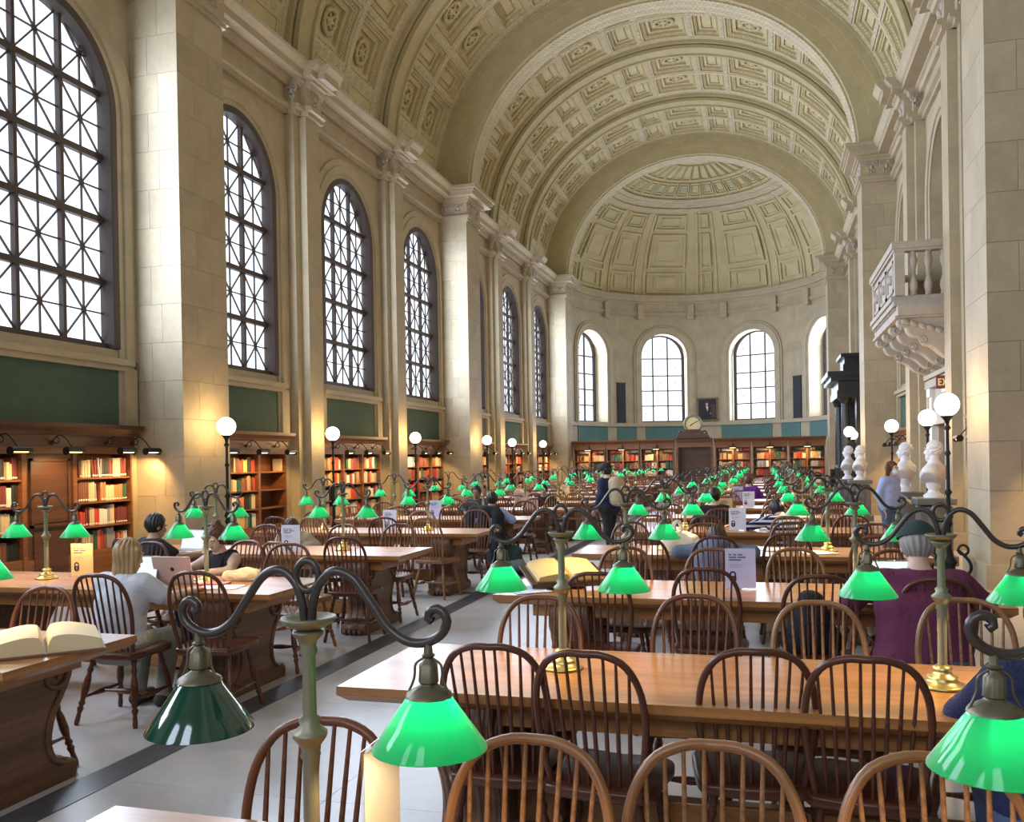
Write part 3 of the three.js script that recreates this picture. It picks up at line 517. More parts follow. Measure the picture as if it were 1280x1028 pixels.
const cgNear = chairGeos(8, 48), cgFar = chairGeos(4, 18);
function makeChair(mat) {
  const c = new THREE.Group(); c.name = 'bow_back_chair';
  part(c, 'seat', cgNear.seat, mat); part(c, 'bow', cgNear.bow, mat);
  for (const s of cgNear.spindles) part(c, 'spindle', s, mat);
  for (const s of cgNear.legs) part(c, 'leg', s, mat);
  for (const s of cgNear.stretchers) part(c, 'stretcher', s, mat);
  return c;
}
const chairTones = [MAT.chairShadeDark, MAT.chairMid, MAT.chairLitTan], toneWord = ['shade-toned brown', 'reddish brown', 'tan'];  // one wood: dark copy paints shade, tan copy paints lamplight
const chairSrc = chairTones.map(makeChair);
const farGeo = merge([cgFar.seat, cgFar.bow, ...cgFar.spindles, ...cgFar.legs, ...cgFar.stretchers]);
function addChair(x, z, turn, tone, label, group, far) {
  let o;
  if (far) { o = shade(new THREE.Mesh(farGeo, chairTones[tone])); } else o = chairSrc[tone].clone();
  o.name = numbered('bow_back_chair'); o.position.set(x, 0, z); o.rotation.y = turn; o.userData = { label, category: 'chair', group }; scene.add(o); return o;
}

// ---- two-armed table lamp with green glass shades; origin on the table top
const AR = 0.26;
const lampG = {
  base: lathe([[0, 0], [0.085, 0], [0.087, 0.008], [0.08, 0.014], [0.06, 0.02], [0.052, 0.034], [0.056, 0.042], [0.036, 0.05], [0.03, 0.064], [0.036, 0.075], [0.02, 0.086], [0.0, 0.088]], 20),
  column: lathe([[0.017, 0.08], [0.0165, 0.29], [0.022, 0.3], [0.018, 0.31], [0.022, 0.32], [0.036, 0.338], [0.036, 0.346], [0.02, 0.36], [0.024, 0.372], [0.0145, 0.38], [0.0135, 0.5], [0.019, 0.508], [0.016, 0.52], [0.018, 0.53], [0.033, 0.545], [0.033, 0.552], [0.0, 0.556]], 8),
  dish: lathe([[0, 0.553], [0.03, 0.556], [0.05, 0.566], [0.057, 0.575], [0.054, 0.58], [0.045, 0.574], [0.02, 0.567], [0, 0.566]], 20),
  ring: xf(new THREE.TorusGeometry(0.027, 0.0075, 8, 24), 0, 0.662, 0, 0, 0, 0, [0.95, 1.12, 1]),
  socket: lathe([[0.0, -0.002], [0.008, 0.0], [0.009, -0.02], [0.014, -0.024], [0.009, -0.03], [0.012, -0.036], [0.018, -0.042], [0.02, -0.075], [0.016, -0.079], [0.022, -0.084], [0.044, -0.097], [0.047, -0.104], [0.04, -0.106], [0, -0.102]], 14),
  shade: lathe([[0.038, -0.1], [0.043, -0.103], [0.0475, -0.111], [0.08, -0.157], [0.1105, -0.2], [0.1115, -0.204]], 40),
  holder: merge([-1, 1].map((s) => tube([[s * 0.01, -0.03, 0], [s * 0.026, -0.042, 0], [s * 0.03, -0.07, 0], [s * 0.043, -0.1, 0]], 0.0028, 12, 5))),
  bulb: new THREE.IcosahedronGeometry(0.022, 0).translate(0, -0.13, 0),
};
const armPts = (s) => [[0.008, 0.57], [0.012, 0.605], [0.028, 0.648], [0.06, 0.672], [0.098, 0.662], [0.14, 0.612], [0.18, 0.56], [0.222, 0.537], [0.262, 0.54], [0.29, 0.558], [0.3, 0.583], [0.286, 0.603], [0.266, 0.6], [0.261, 0.586], [0.27, 0.58]].map(([x, y]) => V(s * x, y, 0));
for (const k of ['socket', 'shade']) lampG[k] = smooth(lampG[k], 0.9);
const lampArmG = [-1, 1].map((s) => tube(armPts(s), 0.0096, 48, 8));
const farLamp = { post: merge([lathe([[0, 0], [0.085, 0], [0.08, 0.016], [0.04, 0.05], [0.017, 0.08], [0.0165, 0.32], [0.036, 0.34], [0.0145, 0.37], [0.0135, 0.54], [0.055, 0.575], [0, 0.57]], 8), xf(new THREE.TorusGeometry(0.028, 0.007, 4, 10), 0, 0.658, 0)]), arms: merge([-1, 1].flatMap((s) => [tube(armPts(s), 0.0085, 20, 4), lathe([[0.008, 0.538], [0.018, 0.49], [0.02, 0.458], [0.043, 0.437], [0, 0.436]].reverse(), 8).translate(s * AR, 0, 0)])), shade: smooth(lathe([[0.038, -0.1], [0.0475, -0.111], [0.1115, -0.204]], 18), 0.9) };
function makeLamp(far, off) {
  const l = new THREE.Group(); l.name = 'table_lamp';
  if (far) { part(l, 'post', farLamp.post, MAT.brassOld); part(l, 'arms', farLamp.arms, MAT.bronzeArm); }
  else { part(l, 'base', lampG.base, MAT.brass); part(l, 'column', lampG.column, MAT.brassOld); part(l, 'dish', lampG.dish, MAT.brassOld); part(l, 'ring', lampG.ring, MAT.bronzeArm); }
  for (const s of [-1, 1]) {
    const arm = far ? l : part(l, 'arm', lampArmG[(s + 1) / 2], MAT.bronzeArm), dark = off === s;
    const put = (o) => { o.position.set(s * AR, 0.538, 0); return o; };
    if (!far) { put(part(l, 'socket', lampG.socket, MAT.bronzeOlive)); put(part(l, 'shade_holder', lampG.holder, MAT.bronzeOlive)); }
    put(part(l, 'lamp_shade', far ? farLamp.shade : lampG.shade, dark ? MAT.shadeOff : MAT.shade, dark ? 'dark green shade, unlit' : 'glowing green glass shade'));
    if (!dark) {
      put(part(l, 'light_bulb', lampG.bulb, MAT.bulb));
      const p = new THREE.PointLight(LAMP_WARM, LAMP_BULB, 0, 2); p.name = 'lamp_bulb'; p.castShadow = true; p.position.set(s * AR, 0.538 - 0.13, 0); l.add(p);
    }
  }
  return l;
}
const lampNear = makeLamp(false), lampOff = makeLamp(false, -1), lampFar = makeLamp(true);
function addLamp(x, z, turn, label, kind = 0) {
  const o = [lampNear, lampFar, lampOff][kind].clone(); o.name = numbered('table_lamp'); o.position.set(x, TH, z); o.rotation.y = turn; o.userData = { label, category: 'lamp', group: 'green-shaded reading lamps' }; scene.add(o); return o;
}

// ---- the two rows of tables: window row (left of the aisle) and balcony row
const rowT = [[2.89, -1.53], [2.89, -3.64], [2.8, -6.04], [2.79, -8.58]], rowL = [[-1.75, -3.54], [-1.8, -5.78], [-1.86, -8.16], [-1.9, -10.62]];
for (let k = 1; rowT.length < 15; k++) rowT.push([2.79 + rr(-0.04, 0.04), -8.58 - 2.44 * k]);
for (let k = 1; rowL.length < 14; k++) rowL.push([-1.9 + rr(-0.04, 0.04), -10.62 - 2.42 * k]);
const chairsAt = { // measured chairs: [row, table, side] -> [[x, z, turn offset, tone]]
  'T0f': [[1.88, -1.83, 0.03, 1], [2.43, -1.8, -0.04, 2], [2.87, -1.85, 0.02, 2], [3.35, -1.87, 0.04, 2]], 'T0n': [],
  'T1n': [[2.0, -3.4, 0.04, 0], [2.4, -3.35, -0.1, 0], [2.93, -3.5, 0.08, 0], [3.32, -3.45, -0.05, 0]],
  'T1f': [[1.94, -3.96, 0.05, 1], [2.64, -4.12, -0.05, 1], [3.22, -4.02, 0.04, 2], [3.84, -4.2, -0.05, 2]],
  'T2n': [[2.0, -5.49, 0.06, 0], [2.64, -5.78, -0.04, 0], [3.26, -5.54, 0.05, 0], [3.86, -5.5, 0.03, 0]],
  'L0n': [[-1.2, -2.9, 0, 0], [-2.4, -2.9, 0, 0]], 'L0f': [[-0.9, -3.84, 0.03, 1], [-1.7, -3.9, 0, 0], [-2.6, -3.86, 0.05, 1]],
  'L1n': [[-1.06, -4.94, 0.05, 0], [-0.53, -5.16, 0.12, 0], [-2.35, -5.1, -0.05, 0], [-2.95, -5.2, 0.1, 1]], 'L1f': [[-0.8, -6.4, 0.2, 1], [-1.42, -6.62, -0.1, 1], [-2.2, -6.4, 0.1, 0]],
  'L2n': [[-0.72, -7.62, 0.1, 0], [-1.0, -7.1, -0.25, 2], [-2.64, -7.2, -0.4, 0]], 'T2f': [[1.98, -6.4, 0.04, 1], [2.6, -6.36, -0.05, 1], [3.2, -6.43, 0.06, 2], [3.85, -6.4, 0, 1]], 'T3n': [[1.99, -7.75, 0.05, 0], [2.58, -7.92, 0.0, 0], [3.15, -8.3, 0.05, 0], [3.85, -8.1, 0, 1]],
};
for (const [row, list] of [['T', rowT], ['L', rowL]]) list.forEach(([x, z], k) => {
  const nth = ORD[list.length - k], rowName = row === 'T' ? 'balcony row' : 'window row', far = z < -13.5;
  const t = (z > -16 ? tableA : tableB).clone(); t.name = numbered('reading_table'); t.position.set(x, 0, z); scene.add(t);
  t.userData = { label: `long polished oak reading table, ${nth} from the clock in the ${rowName}`, category: 'table', group: 'reading tables' };
  for (const s of [-1, 1]) {
    const inner = (row === 'T') === (s < 0) ? 'aisle end' : 'wall end', fg = row === 'T' && k === 0;
    const lx = fg ? (s < 0 ? 2.1 : 3.63) : x + s * 0.735 + (far ? rr(-0.04, 0.04) : 0), turn = fg ? (s < 0 ? -0.02 : 0.1) : far ? rr(-0.25, 0.25) : [0.04, -0.03, 0.1, -0.12, 0.05][(k * 2 + (s > 0 ? 1 : 0)) % 5];
    addLamp(lx, fg ? (s < 0 ? -1.62 : -1.75) : z - 0.05, turn, `two-armed green-shaded lamp, ${inner} of ${nth} table from the clock, ${rowName}`, fg && s < 0 ? 2 : far ? 1 : 0);
  }
  for (const side of ['n', 'f']) {
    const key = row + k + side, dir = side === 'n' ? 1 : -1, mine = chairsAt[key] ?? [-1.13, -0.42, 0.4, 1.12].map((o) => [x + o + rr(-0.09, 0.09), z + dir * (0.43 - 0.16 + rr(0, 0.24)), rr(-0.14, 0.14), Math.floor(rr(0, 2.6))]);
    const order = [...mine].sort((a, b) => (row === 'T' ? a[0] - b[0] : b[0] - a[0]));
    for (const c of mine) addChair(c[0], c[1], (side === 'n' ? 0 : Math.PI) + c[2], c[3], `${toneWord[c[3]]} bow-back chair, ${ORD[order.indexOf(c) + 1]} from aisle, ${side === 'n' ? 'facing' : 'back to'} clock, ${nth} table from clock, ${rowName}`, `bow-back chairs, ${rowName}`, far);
  }
});
// ================================================================ BOOKCASES, BOOKS, SHELF LIGHTS, GLOBE POSTS
const bookHues = [['cream', 0.62, 0.5, 0.32], ['tan', 0.42, 0.28, 0.15], ['red', 0.5, 0.05, 0.03], ['dark green', 0.03, 0.1, 0.06], ['black', 0.02, 0.02, 0.022], ['brown', 0.2, 0.085, 0.045], ['white', 0.7, 0.68, 0.62], ['maroon', 0.17, 0.03, 0.03], ['orange', 0.6, 0.2, 0.08], ['grey', 0.3, 0.3, 0.31], ['yellow', 0.62, 0.46, 0.14]];
const hueBag = [0, 0, 0, 1, 1, 2, 2, 3, 4, 5, 5, 6, 6, 7, 7, 8, 9, 10], hueCalm = [0, 0, 1, 1, 5, 5, 6, 7, 9, 3, 4, 2];
const bookMats = bookHues.map(([, r, g, b]) => M(r, g, b, 0.6));
const bookUnit = (() => { // unit book, spine rounded towards +x; x depth 0..1, y height 0..1, z thickness centred
  const s = new THREE.Shape(); s.moveTo(0, -0.5); s.lineTo(0.94, -0.5); s.quadraticCurveTo(1.06, 0, 0.94, 0.5); s.lineTo(0, 0.5); s.lineTo(0, -0.5);
  return xf(new THREE.ExtrudeGeometry(s, { depth: 1, bevelEnabled: false, curveSegments: 3 }), 0, 0, 0, -Math.PI / 2, 0, 0).translate(0, 0, 0);
})();
const tagGeo = box(0.02, 0.09, 0.7, 0.998, 0.1, 0), tagMat = M(0.75, 0.73, 0.68, 0.7);
const stuffBooks = []; let individual = 0;
function addBook(m4, hue, depth, h, th, wordPlace, asThing, withTag) {
  if (asThing && individual < 296) {
    individual++;
    const o = shade(new THREE.Mesh(bookUnit, bookMats[hue])); o.name = numbered('book');
    o.matrix.copy(m4).scale(V(depth, h, th)); o.matrix.decompose(o.position, o.quaternion, o.scale);
    const tall = h > 0.262 ? 'tall' : h < 0.225 ? 'small' : '', wide = th > 0.045 ? 'thick' : th < 0.028 ? 'thin' : '';
    o.userData = { label: ['upright', tall, wide, bookHues[hue][0], 'book', wordPlace].filter(Boolean).join(' '), category: 'book', group: 'books ' + wordPlace };
    if (withTag) part(o, 'spine_label', tagGeo, tagMat, 'white call-number sticker');
    scene.add(o);
  } else {
    const g = bookUnit.clone().applyMatrix4(m4.clone().scale(V(depth, h, th))), c = new Float32Array(g.attributes.position.count * 3);
    for (let i = 0; i < g.attributes.position.count; i++) c.set(bookHues[hue].slice(1), i * 3);
    g.setAttribute('color', new THREE.BufferAttribute(c, 3)); stuffBooks.push(flat(g));
  }
}
const SHELF_Y = [0.44, 0.79, 1.14, 1.49, 1.85];
const CD = 0.36; // case depth; local +x is the front, z runs along the case, origin at the floor under the front edge
function makeCase(cols, h, label, pos, turn, opt = {}) {
  const c = thing('bookcase', label, 'bookcase', pos, turn, 'built-in bookcases'), a = cols[0][0], b = cols[cols.length - 1][1], top = h - 0.42, w = MAT.caseWood, d = MAT.caseDark;
  part(c, 'back_panel', boxUV(box2(-CD, -CD + 0.02, 0, top + 0.1, a, b)), w);
  part(c, 'plinth', boxUV(box2(-CD, -0.01, 0, 0.42, a, b)), w);
  const edges = [...new Set([a, ...cols.flatMap(([u, v]) => [u, v])])].sort((x, y) => x - y);
  for (const e of edges) part(c, 'upright', boxUV(box2(-CD, 0, 0, top + 0.1, Math.max(a, e - 0.035), Math.min(b, e + 0.035))), w);
  for (const [u, v, kind] of cols) {
    if (kind === 'door') {
      const o = part(c, 'door_panel', boxUV(box2(-0.05, -0.02, 0.1, top, u + 0.035, v - 0.035)), d, 'dark panelled door');
      part(o, 'raised_field', boxUV(box2(-0.02, -0.005, 0.9, top - 0.12, u + 0.15, v - 0.15)), d); part(o, 'raised_field', boxUV(box2(-0.02, -0.005, 0.2, 0.78, u + 0.15, v - 0.15)), d);
      part(o, 'door_moulding', boxUV(merge([box2(-0.02, 0.01, 0.84, 0.88, u + 0.1, v - 0.1), box2(-0.02, 0.01, top - 0.1, top - 0.06, u + 0.1, v - 0.1), box2(-0.02, 0.01, 0.84, top - 0.06, u + 0.1, u + 0.14), box2(-0.02, 0.01, 0.84, top - 0.06, v - 0.14, v - 0.1)])), d);
    } else for (let k = 0; k < SHELF_Y.length - 1; k++) { if (SHELF_Y[k] > top - 0.15) continue; part(c, 'shelf', boxUV(box2(-CD + 0.02, -0.012, SHELF_Y[k] - 0.025, SHELF_Y[k], u + 0.035, v - 0.035)), w); }
  }
  part(c, 'head_board', boxUV(box2(-CD, 0.015, top, top + 0.1, a - 0.02, b + 0.02)), w);
  part(c, 'frieze', boxUV(box2(-CD, 0.03, top + 0.1, h - 0.16, a - 0.03, b + 0.03)), opt.dark ? d : w);
  const pr = poly([[0, 0], [0.05, 0], [0.07, 0.04], [0.1, 0.06], [0.16, 0.1], [0.17, 0.16], [-0.3, 0.16], [-0.3, 0]]), e = 0.06;
  part(c, 'cornice', boxUV(xf(new THREE.ExtrudeGeometry(pr, { depth: b - a + 2 * e, bevelEnabled: false }), 0.03, h - 0.16, a - e)), opt.dark ? d : w);
  return c;
}
function fillBooks(cc, cols, opt) { // opt: which columns, from which shelf up things, emptiness
  cc.updateMatrixWorld(true);
  cols.forEach(([u, v, kind], ci) => {
    if (kind === 'door') return;
    for (let k = 0; k < opt.shelves; k++) {
      const y = SHELF_Y[k], hmax = (SHELF_Y[k + 1] ?? 2.2) - y - 0.05; let z = u + 0.05; const empty = opt.empty?.(ci, k) ?? 0;
      if (empty >= 1) continue;
      const stop = v - 0.05 - (v - u) * (empty > 0 ? empty : rr(0, 0.18)); let hue = 0, run = 0, hh = 0.24;
      while (z < stop) {
        if (run-- <= 0) { run = Math.floor(rr(1, opt.sets ? 9 : 4)); hue = pick(opt.sets ? hueCalm : hueBag); hh = rr(0.205, Math.min(0.29, hmax)); }
        const th = rr(0.022, 0.056); if (z + th > stop) break;
        if (rnd() < 0.03) { z += rr(0.02, 0.07); continue; }
        const lean = rnd() < 0.05 ? rr(0.03, 0.12) : 0, dp = rr(0.15, 0.21);
        const m = cc.matrixWorld.clone().multiply(new THREE.Matrix4().compose(V(-0.06 - dp, y + 0.001, z + th / 2), new THREE.Quaternion().setFromEuler(new THREE.Euler(lean, 0, 0)), V(1, 1, 1)));
        addBook(m, hue, dp, Math.min(hmax, hh + rr(-0.012, 0.012)), th - 0.002, `on the ${['bottom', 'second', 'third', 'top'][k]} shelf, ${opt.word}`, opt.things?.(ci, k), opt.tags);
        z += th + lean * 0.3;
      }
    }
  });
}
// gooseneck shelf light: origin where the arm leaves the frieze, head hangs out in front
const glArm = tube([[0, 0, 0], [0.05, 0.06, 0], [0.13, 0.1, 0], [0.22, 0.06, 0], [0.3, -0.03, 0], [0.36, -0.09, 0]], 0.009, 22, 5);
const glScroll = xf(new THREE.TorusGeometry(0.045, 0.008, 5, 14), 0.075, 0.03, 0);
const glHead = (() => { const s = new THREE.Shape(); s.absarc(0, 0, 0.055, -0.25, Math.PI + 0.25, false); s.absarc(0, 0, 0.047, Math.PI + 0.25, -0.25, true); return xf(new THREE.ExtrudeGeometry(s, { depth: 0.3, bevelEnabled: false, curveSegments: 8 }), 0, 0, -0.15).translate(0.37, -0.12, 0); })();
const glCaps = merge([-1, 1].map((q) => xf(new THREE.CylinderGeometry(0.055, 0.055, 0.01, 12), 0.37, -0.12, q * 0.15, Math.PI / 2, 0, 0)));
const glTube = xf(new THREE.CylinderGeometry(0.012, 0.012, 0.26, 5), 0.37, -0.13, 0, Math.PI / 2, 0, 0), glWall = lathe([[0, 0], [0.03, 0], [0.025, 0.02], [0, 0.022]], 8).rotateZ(-Math.PI / 2);
const SHELF_WARM = new THREE.Color().setRGB(1.0, 0.62, 0.25), tubeMat = new THREE.MeshStandardMaterial({ color: 0x000000 }); tubeMat.emissive.setRGB(1, 0.75, 0.4); tubeMat.emissiveIntensity = 5;
const shelfLight = (() => {
  const g = new THREE.Group(); g.name = 'shelf_light';
  part(g, 'wall_plate', glWall, MAT.iron); part(g, 'arm', glArm, MAT.iron); part(g, 'scroll', glScroll, MAT.iron); const h = part(g, 'lamp_head', glHead, MAT.iron); part(h, 'end_caps', glCaps, MAT.iron); part(h, 'lamp_tube', glTube, tubeMat);
  const l = new THREE.SpotLight(SHELF_WARM, SHELF_BULB, 0, 1.15, 0.35, 2); l.name = 'shelf_lamp'; l.castShadow = true; l.shadow.radius = 2; l.position.set(0.37, -0.15, 0); l.target.position.set(-0.05, -1.0, 0); g.add(l, l.target); return g;
})();
function addShelfLight(pos, turn, label) { const o = shelfLight.clone(true); o.name = numbered('shelf_light'); o.position.set(...pos); o.rotation.y = turn; const l = o.children.find((c) => c.isSpotLight); l.target = o.children[o.children.length - 1]; o.userData = { label, category: 'lamp', group: 'gooseneck shelf lights' }; scene.add(o); }
const CASE_X = 6.34;
const bayWord = (j) => (j <= 0 ? 'below the broad window beside the panelled door' : `${ORD[8 - j] ?? ''} bay from the apse`);
for (let j = -2; j <= 6; j++) {
  const cols = j === 0 ? [[-1.5, -0.33], [-0.33, 0.57, 'door'], [0.57, 1.5]] : [[-1.5, -0.5], [-0.5, 0.5], [0.5, 1.5]];
  const word = j === 0 ? 'bookcase with panelled door' : `window-wall bookcase, ${ORD[7 - j]} bay from apse`;
  const c = makeCase(cols, 2.25, j === 0 ? 'brown bookcase with a dark panelled door below a window' : `brown wooden bookcase below the window, ${ORD[7 - j]} bay from the apse`, [-CASE_X, 0, zc(j)], 0, { dark: j <= 0 });
  if (j < 0) continue;
  fillBooks(c, cols, { shelves: 4, word, tags: j === 0, sets: j > 2, things: (ci, k) => j <= 2 && k >= 1, empty: (ci, k) => (j === 1 && ci === 0 ? (k === 3 ? 0.85 : 1) : j === 5 && ci === 1 ? 1 : 0) });
  cols.forEach(([u, v], ci) => addShelfLight([-CASE_X + 0.03, 1.98, zc(j) + (u + v) / 2], 0, `black gooseneck light over the ${['clock-side', 'middle', 'door-side'][ci]} column, ${j === 0 ? 'panelled-door bookcase' : ORD[7 - j] + ' window bay from apse'}`));
  if (j === 0) addShelfLight([-CASE_X + 0.03, 1.98, zc(j) - 1.46], 0, 'black gooseneck light at the end of the panelled-door bookcase beside the pier');
}
for (const j of [0, 1, 3, 4, 6]) { // balcony wall
  const cols = [[-1.5, -0.5], [-0.5, 0.5], [0.5, 1.5]];
  const c = makeCase(cols, 2.25, `brown wooden bookcase on the balcony wall, ${ORD[7 - j]} bay from the apse`, [CASE_X, 0, zc(j)], Math.PI);
  fillBooks(c, cols, { shelves: 4, word: 'balcony wall', sets: true });
  cols.forEach(([u, v], ci) => addShelfLight([CASE_X - 0.03, 1.98, zc(j) + (u + v) / 2], Math.PI, `black gooseneck light over ${ORD[ci + 1]} column of balcony-wall bookcase, ${ORD[7 - j]} bay from apse`));
}
// globe posts
const postG = {
  base: merge([lathe([[0.2, 0], [0.21, 0.03], [0.16, 0.06], [0.09, 0.1], [0.07, 0.2], [0.1, 0.26], [0.06, 0.32], [0.04, 0.4]], 12), ...[0, 1, 2].map((k) => { const a = k * 2.094 + 0.5, p = []; for (let i = 0; i <= 18; i++) { const t = i / 18, r = 0.1 + 0.16 * Math.sin(t * 3.0), y = 0.42 - 0.4 * t; p.push([r * Math.cos(a), y, r * Math.sin(a)]); } return tube(p, 0.02, 20, 5); }), ...[0, 1, 2].map((k) => { const a = k * 2.094 + 0.5; return xf(new THREE.TorusGeometry(0.06, 0.017, 5, 12), 0.17 * Math.cos(a), 0.42, 0.17 * Math.sin(a), 0, -a, 0); })]),
  column: lathe([[0.035, 0.38], [0.028, 0.7], [0.055, 0.74], [0.03, 0.78], [0.06, 0.83], [0.028, 0.9], [0.025, 1.1], [0.05, 1.14], [0.024, 1.18], [0.022, 1.6], [0.04, 1.63], [0.022, 1.67], [0.02, 1.92], [0.045, 1.95], [0.022, 1.99], [0.03, 2.04], [0.07, 2.09], [0.08, 2.105], [0, 2.105]], 10),
  globe: new THREE.SphereGeometry(0.148, 20, 12).translate(0, 2.245, 0),
};
function addPost(x, z, label) {
  const o = thing('globe_lamp_post', label, 'lamp', [x, 0, z], 0, 'globe lamp posts');
  part(o, 'base', postG.base, MAT.iron, 'black scrolled iron base'); part(o, 'column', postG.column, MAT.iron); part(o, 'globe_light', postG.globe, MAT.globe, 'glowing white glass globe');
  const l = new THREE.PointLight(GLOBE_WARM, GLOBE_BULB, 0, 2); l.name = 'globe_bulb'; l.castShadow = true; l.shadow.radius = 6; l.position.set(0, 2.245, 0); o.add(l);
}
for (let i = 0; i < 6; i++) for (const s of [-1, 1]) { const pier = isPier(i), n = ORD[6 - i]; addPost(s * (pier ? 5.2 : 5.7), zb(i), `black iron post with white globe, ${n} from the apse along the ${s < 0 ? 'window' : 'balcony'} wall`); }
// ================================================================ APSE SCREEN, CLOCK, PAINTING, TABLETS
const APF = -40.2;
{
  const units = [[-5.5, -4.0], [-4.0, -2.45], [-2.45, -0.92], [0.82, 2.4], [2.4, 3.92], [3.92, 5.45]];
  units.forEach(([a, b], k) => {
    const m = (a + b) / 2, h = (b - a) / 2, cols = [[-h + 0.04, 0], [0, h - 0.04]], where = k < 3 ? `${ORD[3 - k]} bookcase from the clock towards the windows` : `${ORD[k - 2]} bookcase from the clock towards the balcony wall`;
    const c = makeCase(cols, 2.42, `brown apse ${where}`, [m, 0, APF], -Math.PI / 2, {});
    SHELF_Y.push(2.0); fillBooks(c, cols, { shelves: 5, word: 'apse screen', sets: true, empty: () => 0.12 }); SHELF_Y.pop();
    addShelfLight([m, 2.12, APF + 0.03], -Math.PI / 2, `shelf light on the apse ${where}`);
  });
  const d = thing('apse_doorway', 'dark doorway in the middle of the apse bookcases under the clock', 'doorway', [-0.05, 0, APF]);
  for (const s of [-1, 1]) { part(d, 'jamb', boxUV(box2(s * 0.8, s * 0.7, 0, 2.05, -0.3, 0.06)), MAT.caseWood); part(d, 'jamb_moulding', boxUV(box2(s * 0.72, s * 0.68, 0, 2.05, -0.2, 0.08)), MAT.caseDark); }
  part(d, 'lintel', boxUV(box2(-0.8, 0.8, 2.05, 2.3, -0.3, 0.07)), MAT.caseWood); part(d, 'cornice', boxUV(box2(-0.79, 0.79, 2.3, 2.44, -0.32, 0.16)), MAT.caseDark);
  part(d, 'dark_leaf', boxUV(box2(-0.68, 0.0, 0, 2.05, -0.3, -0.25)), MAT.caseDark); part(d, 'open_leaf', boxUV(box2(0.0, 0.68, 0, 2.05, -0.26, -0.2)), MAT.caseDark);
  const c = thing('clock', 'round gilt clock on a scrolled wooden pedestal above the doorway', 'clock', [-0.09, 2.45, APF + 0.02]);
  const sc = new THREE.Shape(); sc.moveTo(-0.72, 0); sc.lineTo(0.72, 0); sc.bezierCurveTo(0.7, 0.16, 0.5, 0.14, 0.42, 0.24); sc.bezierCurveTo(0.36, 0.32, 0.3, 0.34, 0.26, 0.36); sc.lineTo(-0.26, 0.36); sc.bezierCurveTo(-0.3, 0.34, -0.36, 0.32, -0.42, 0.24); sc.bezierCurveTo(-0.5, 0.14, -0.7, 0.16, -0.72, 0);
  part(c, 'pedestal', boxUV(extrude(sc, 0.24, 0.02)), MAT.caseDark);
  for (const s of [-1, 1]) place(part(c, 'scroll', new THREE.TorusGeometry(0.1, 0.04, 6, 14), MAT.caseDark), s * 0.5, 0.2, 0.12);
  const rim = part(c, 'rim', new THREE.TorusGeometry(0.36, 0.055, 8, 32), MAT.brassOld); rim.position.set(0, 0.62, 0.14);
  const face = part(c, 'clock_face', new THREE.CylinderGeometry(0.34, 0.34, 0.05, 32).rotateX(Math.PI / 2), M(0.6, 0.5, 0.26, 0.4, { metalness: 0.3 })); face.position.set(0, 0.62, 0.12);
  const drum = part(c, 'drum', new THREE.CylinderGeometry(0.37, 0.37, 0.18, 28).rotateX(Math.PI / 2), MAT.caseDark); drum.position.set(0, 0.62, 0.05);
  for (const [len, a, w] of [[0.28, 1.05, 0.022], [0.19, 4.1, 0.03]]) { const hd = part(c, 'clock_hand', box(w, len, 0.012, 0, len / 2 - 0.04, 0), MAT.black); hd.position.set(0, 0.62, 0.155); hd.rotation.z = -a; }
  for (let k = 0; k < 12; k++) { const a = k / 12 * Math.PI * 2, t = part(c, 'hour_mark', box(0.016, 0.06, 0.008), MAT.black); t.position.set(0.29 * Math.sin(a), 0.62 + 0.29 * Math.cos(a), 0.148); t.rotation.z = -a; }
}
function onApse(o, deg, y, r = APR - 0.03) { const t = deg * D2R, [x, , z] = apol(r, t, 0); o.position.set(x, y, z); o.rotation.y = -t; return o; }
{
  const p = thing('portrait_painting', 'dark framed portrait of a standing figure between two apse windows', 'painting');
  part(p, 'frame', merge([box(1.02, 0.07, 0.07, 0, 0.56, 0), box(1.02, 0.07, 0.07, 0, -0.56, 0), box(0.07, 1.19, 0.07, 0.475, 0, 0), box(0.07, 1.19, 0.07, -0.475, 0, 0)]), M(0.2, 0.12, 0.06, 0.5));
  const cv = document.createElement('canvas'); cv.width = 128; cv.height = 150; const c = cv.getContext('2d');
  c.fillStyle = '#1d1a22'; c.fillRect(0, 0, 128, 150); c.fillStyle = '#4a3626'; c.fillRect(90, 40, 30, 90); c.fillStyle = '#0c0b10'; c.beginPath(); c.ellipse(62, 110, 26, 55, 0, 0, 7); c.fill(); c.fillStyle = '#c9a78a'; c.beginPath(); c.ellipse(60, 40, 9, 12, 0, 0, 7); c.fill(); c.fillStyle = '#d8d4c8'; c.beginPath(); c.moveTo(52, 54); c.lineTo(70, 54); c.lineTo(64, 92); c.closePath(); c.fill(); c.fillStyle = '#b08f76'; c.fillRect(80, 98, 8, 10);
  const t = new THREE.CanvasTexture(cv); t.colorSpace = THREE.SRGBColorSpace;
  part(p, 'canvas', new THREE.PlaneGeometry(0.92, 1.08).translate(0, 0, 0.01), new THREE.MeshStandardMaterial({ map: t, roughness: 0.5 })); part(p, 'backing', box(0.95, 1.1, 0.03, 0, 0, -0.015), MAT.black);
  onApse(p, -0.5, 4.02, APR - 0.05);
  const slabMat = M(0.02, 0.024, 0.032, 0.7, { map: rep(stoneTex, 2) });
  for (const [d, l] of [[-44.5, 'tall black marble tablet on the apse wall beside the window-wall side'], [45.5, 'tall black marble tablet on the apse wall beside the balcony-wall side']]) {
    const o = thing('wall_tablet', l, 'tablet', [0, 0, 0], 0, 'apse wall tablets'); part(o, 'slab', rbox(0.5, 2.0, 0.05, 0.01), slabMat); part(o, 'border', merge([box(0.54, 0.03, 0.06, 0, 1.0, 0), box(0.54, 0.03, 0.06, 0, -1.0, 0)]), MAT.black); onApse(o, d, 4.4, APR - 0.04);
  }
}
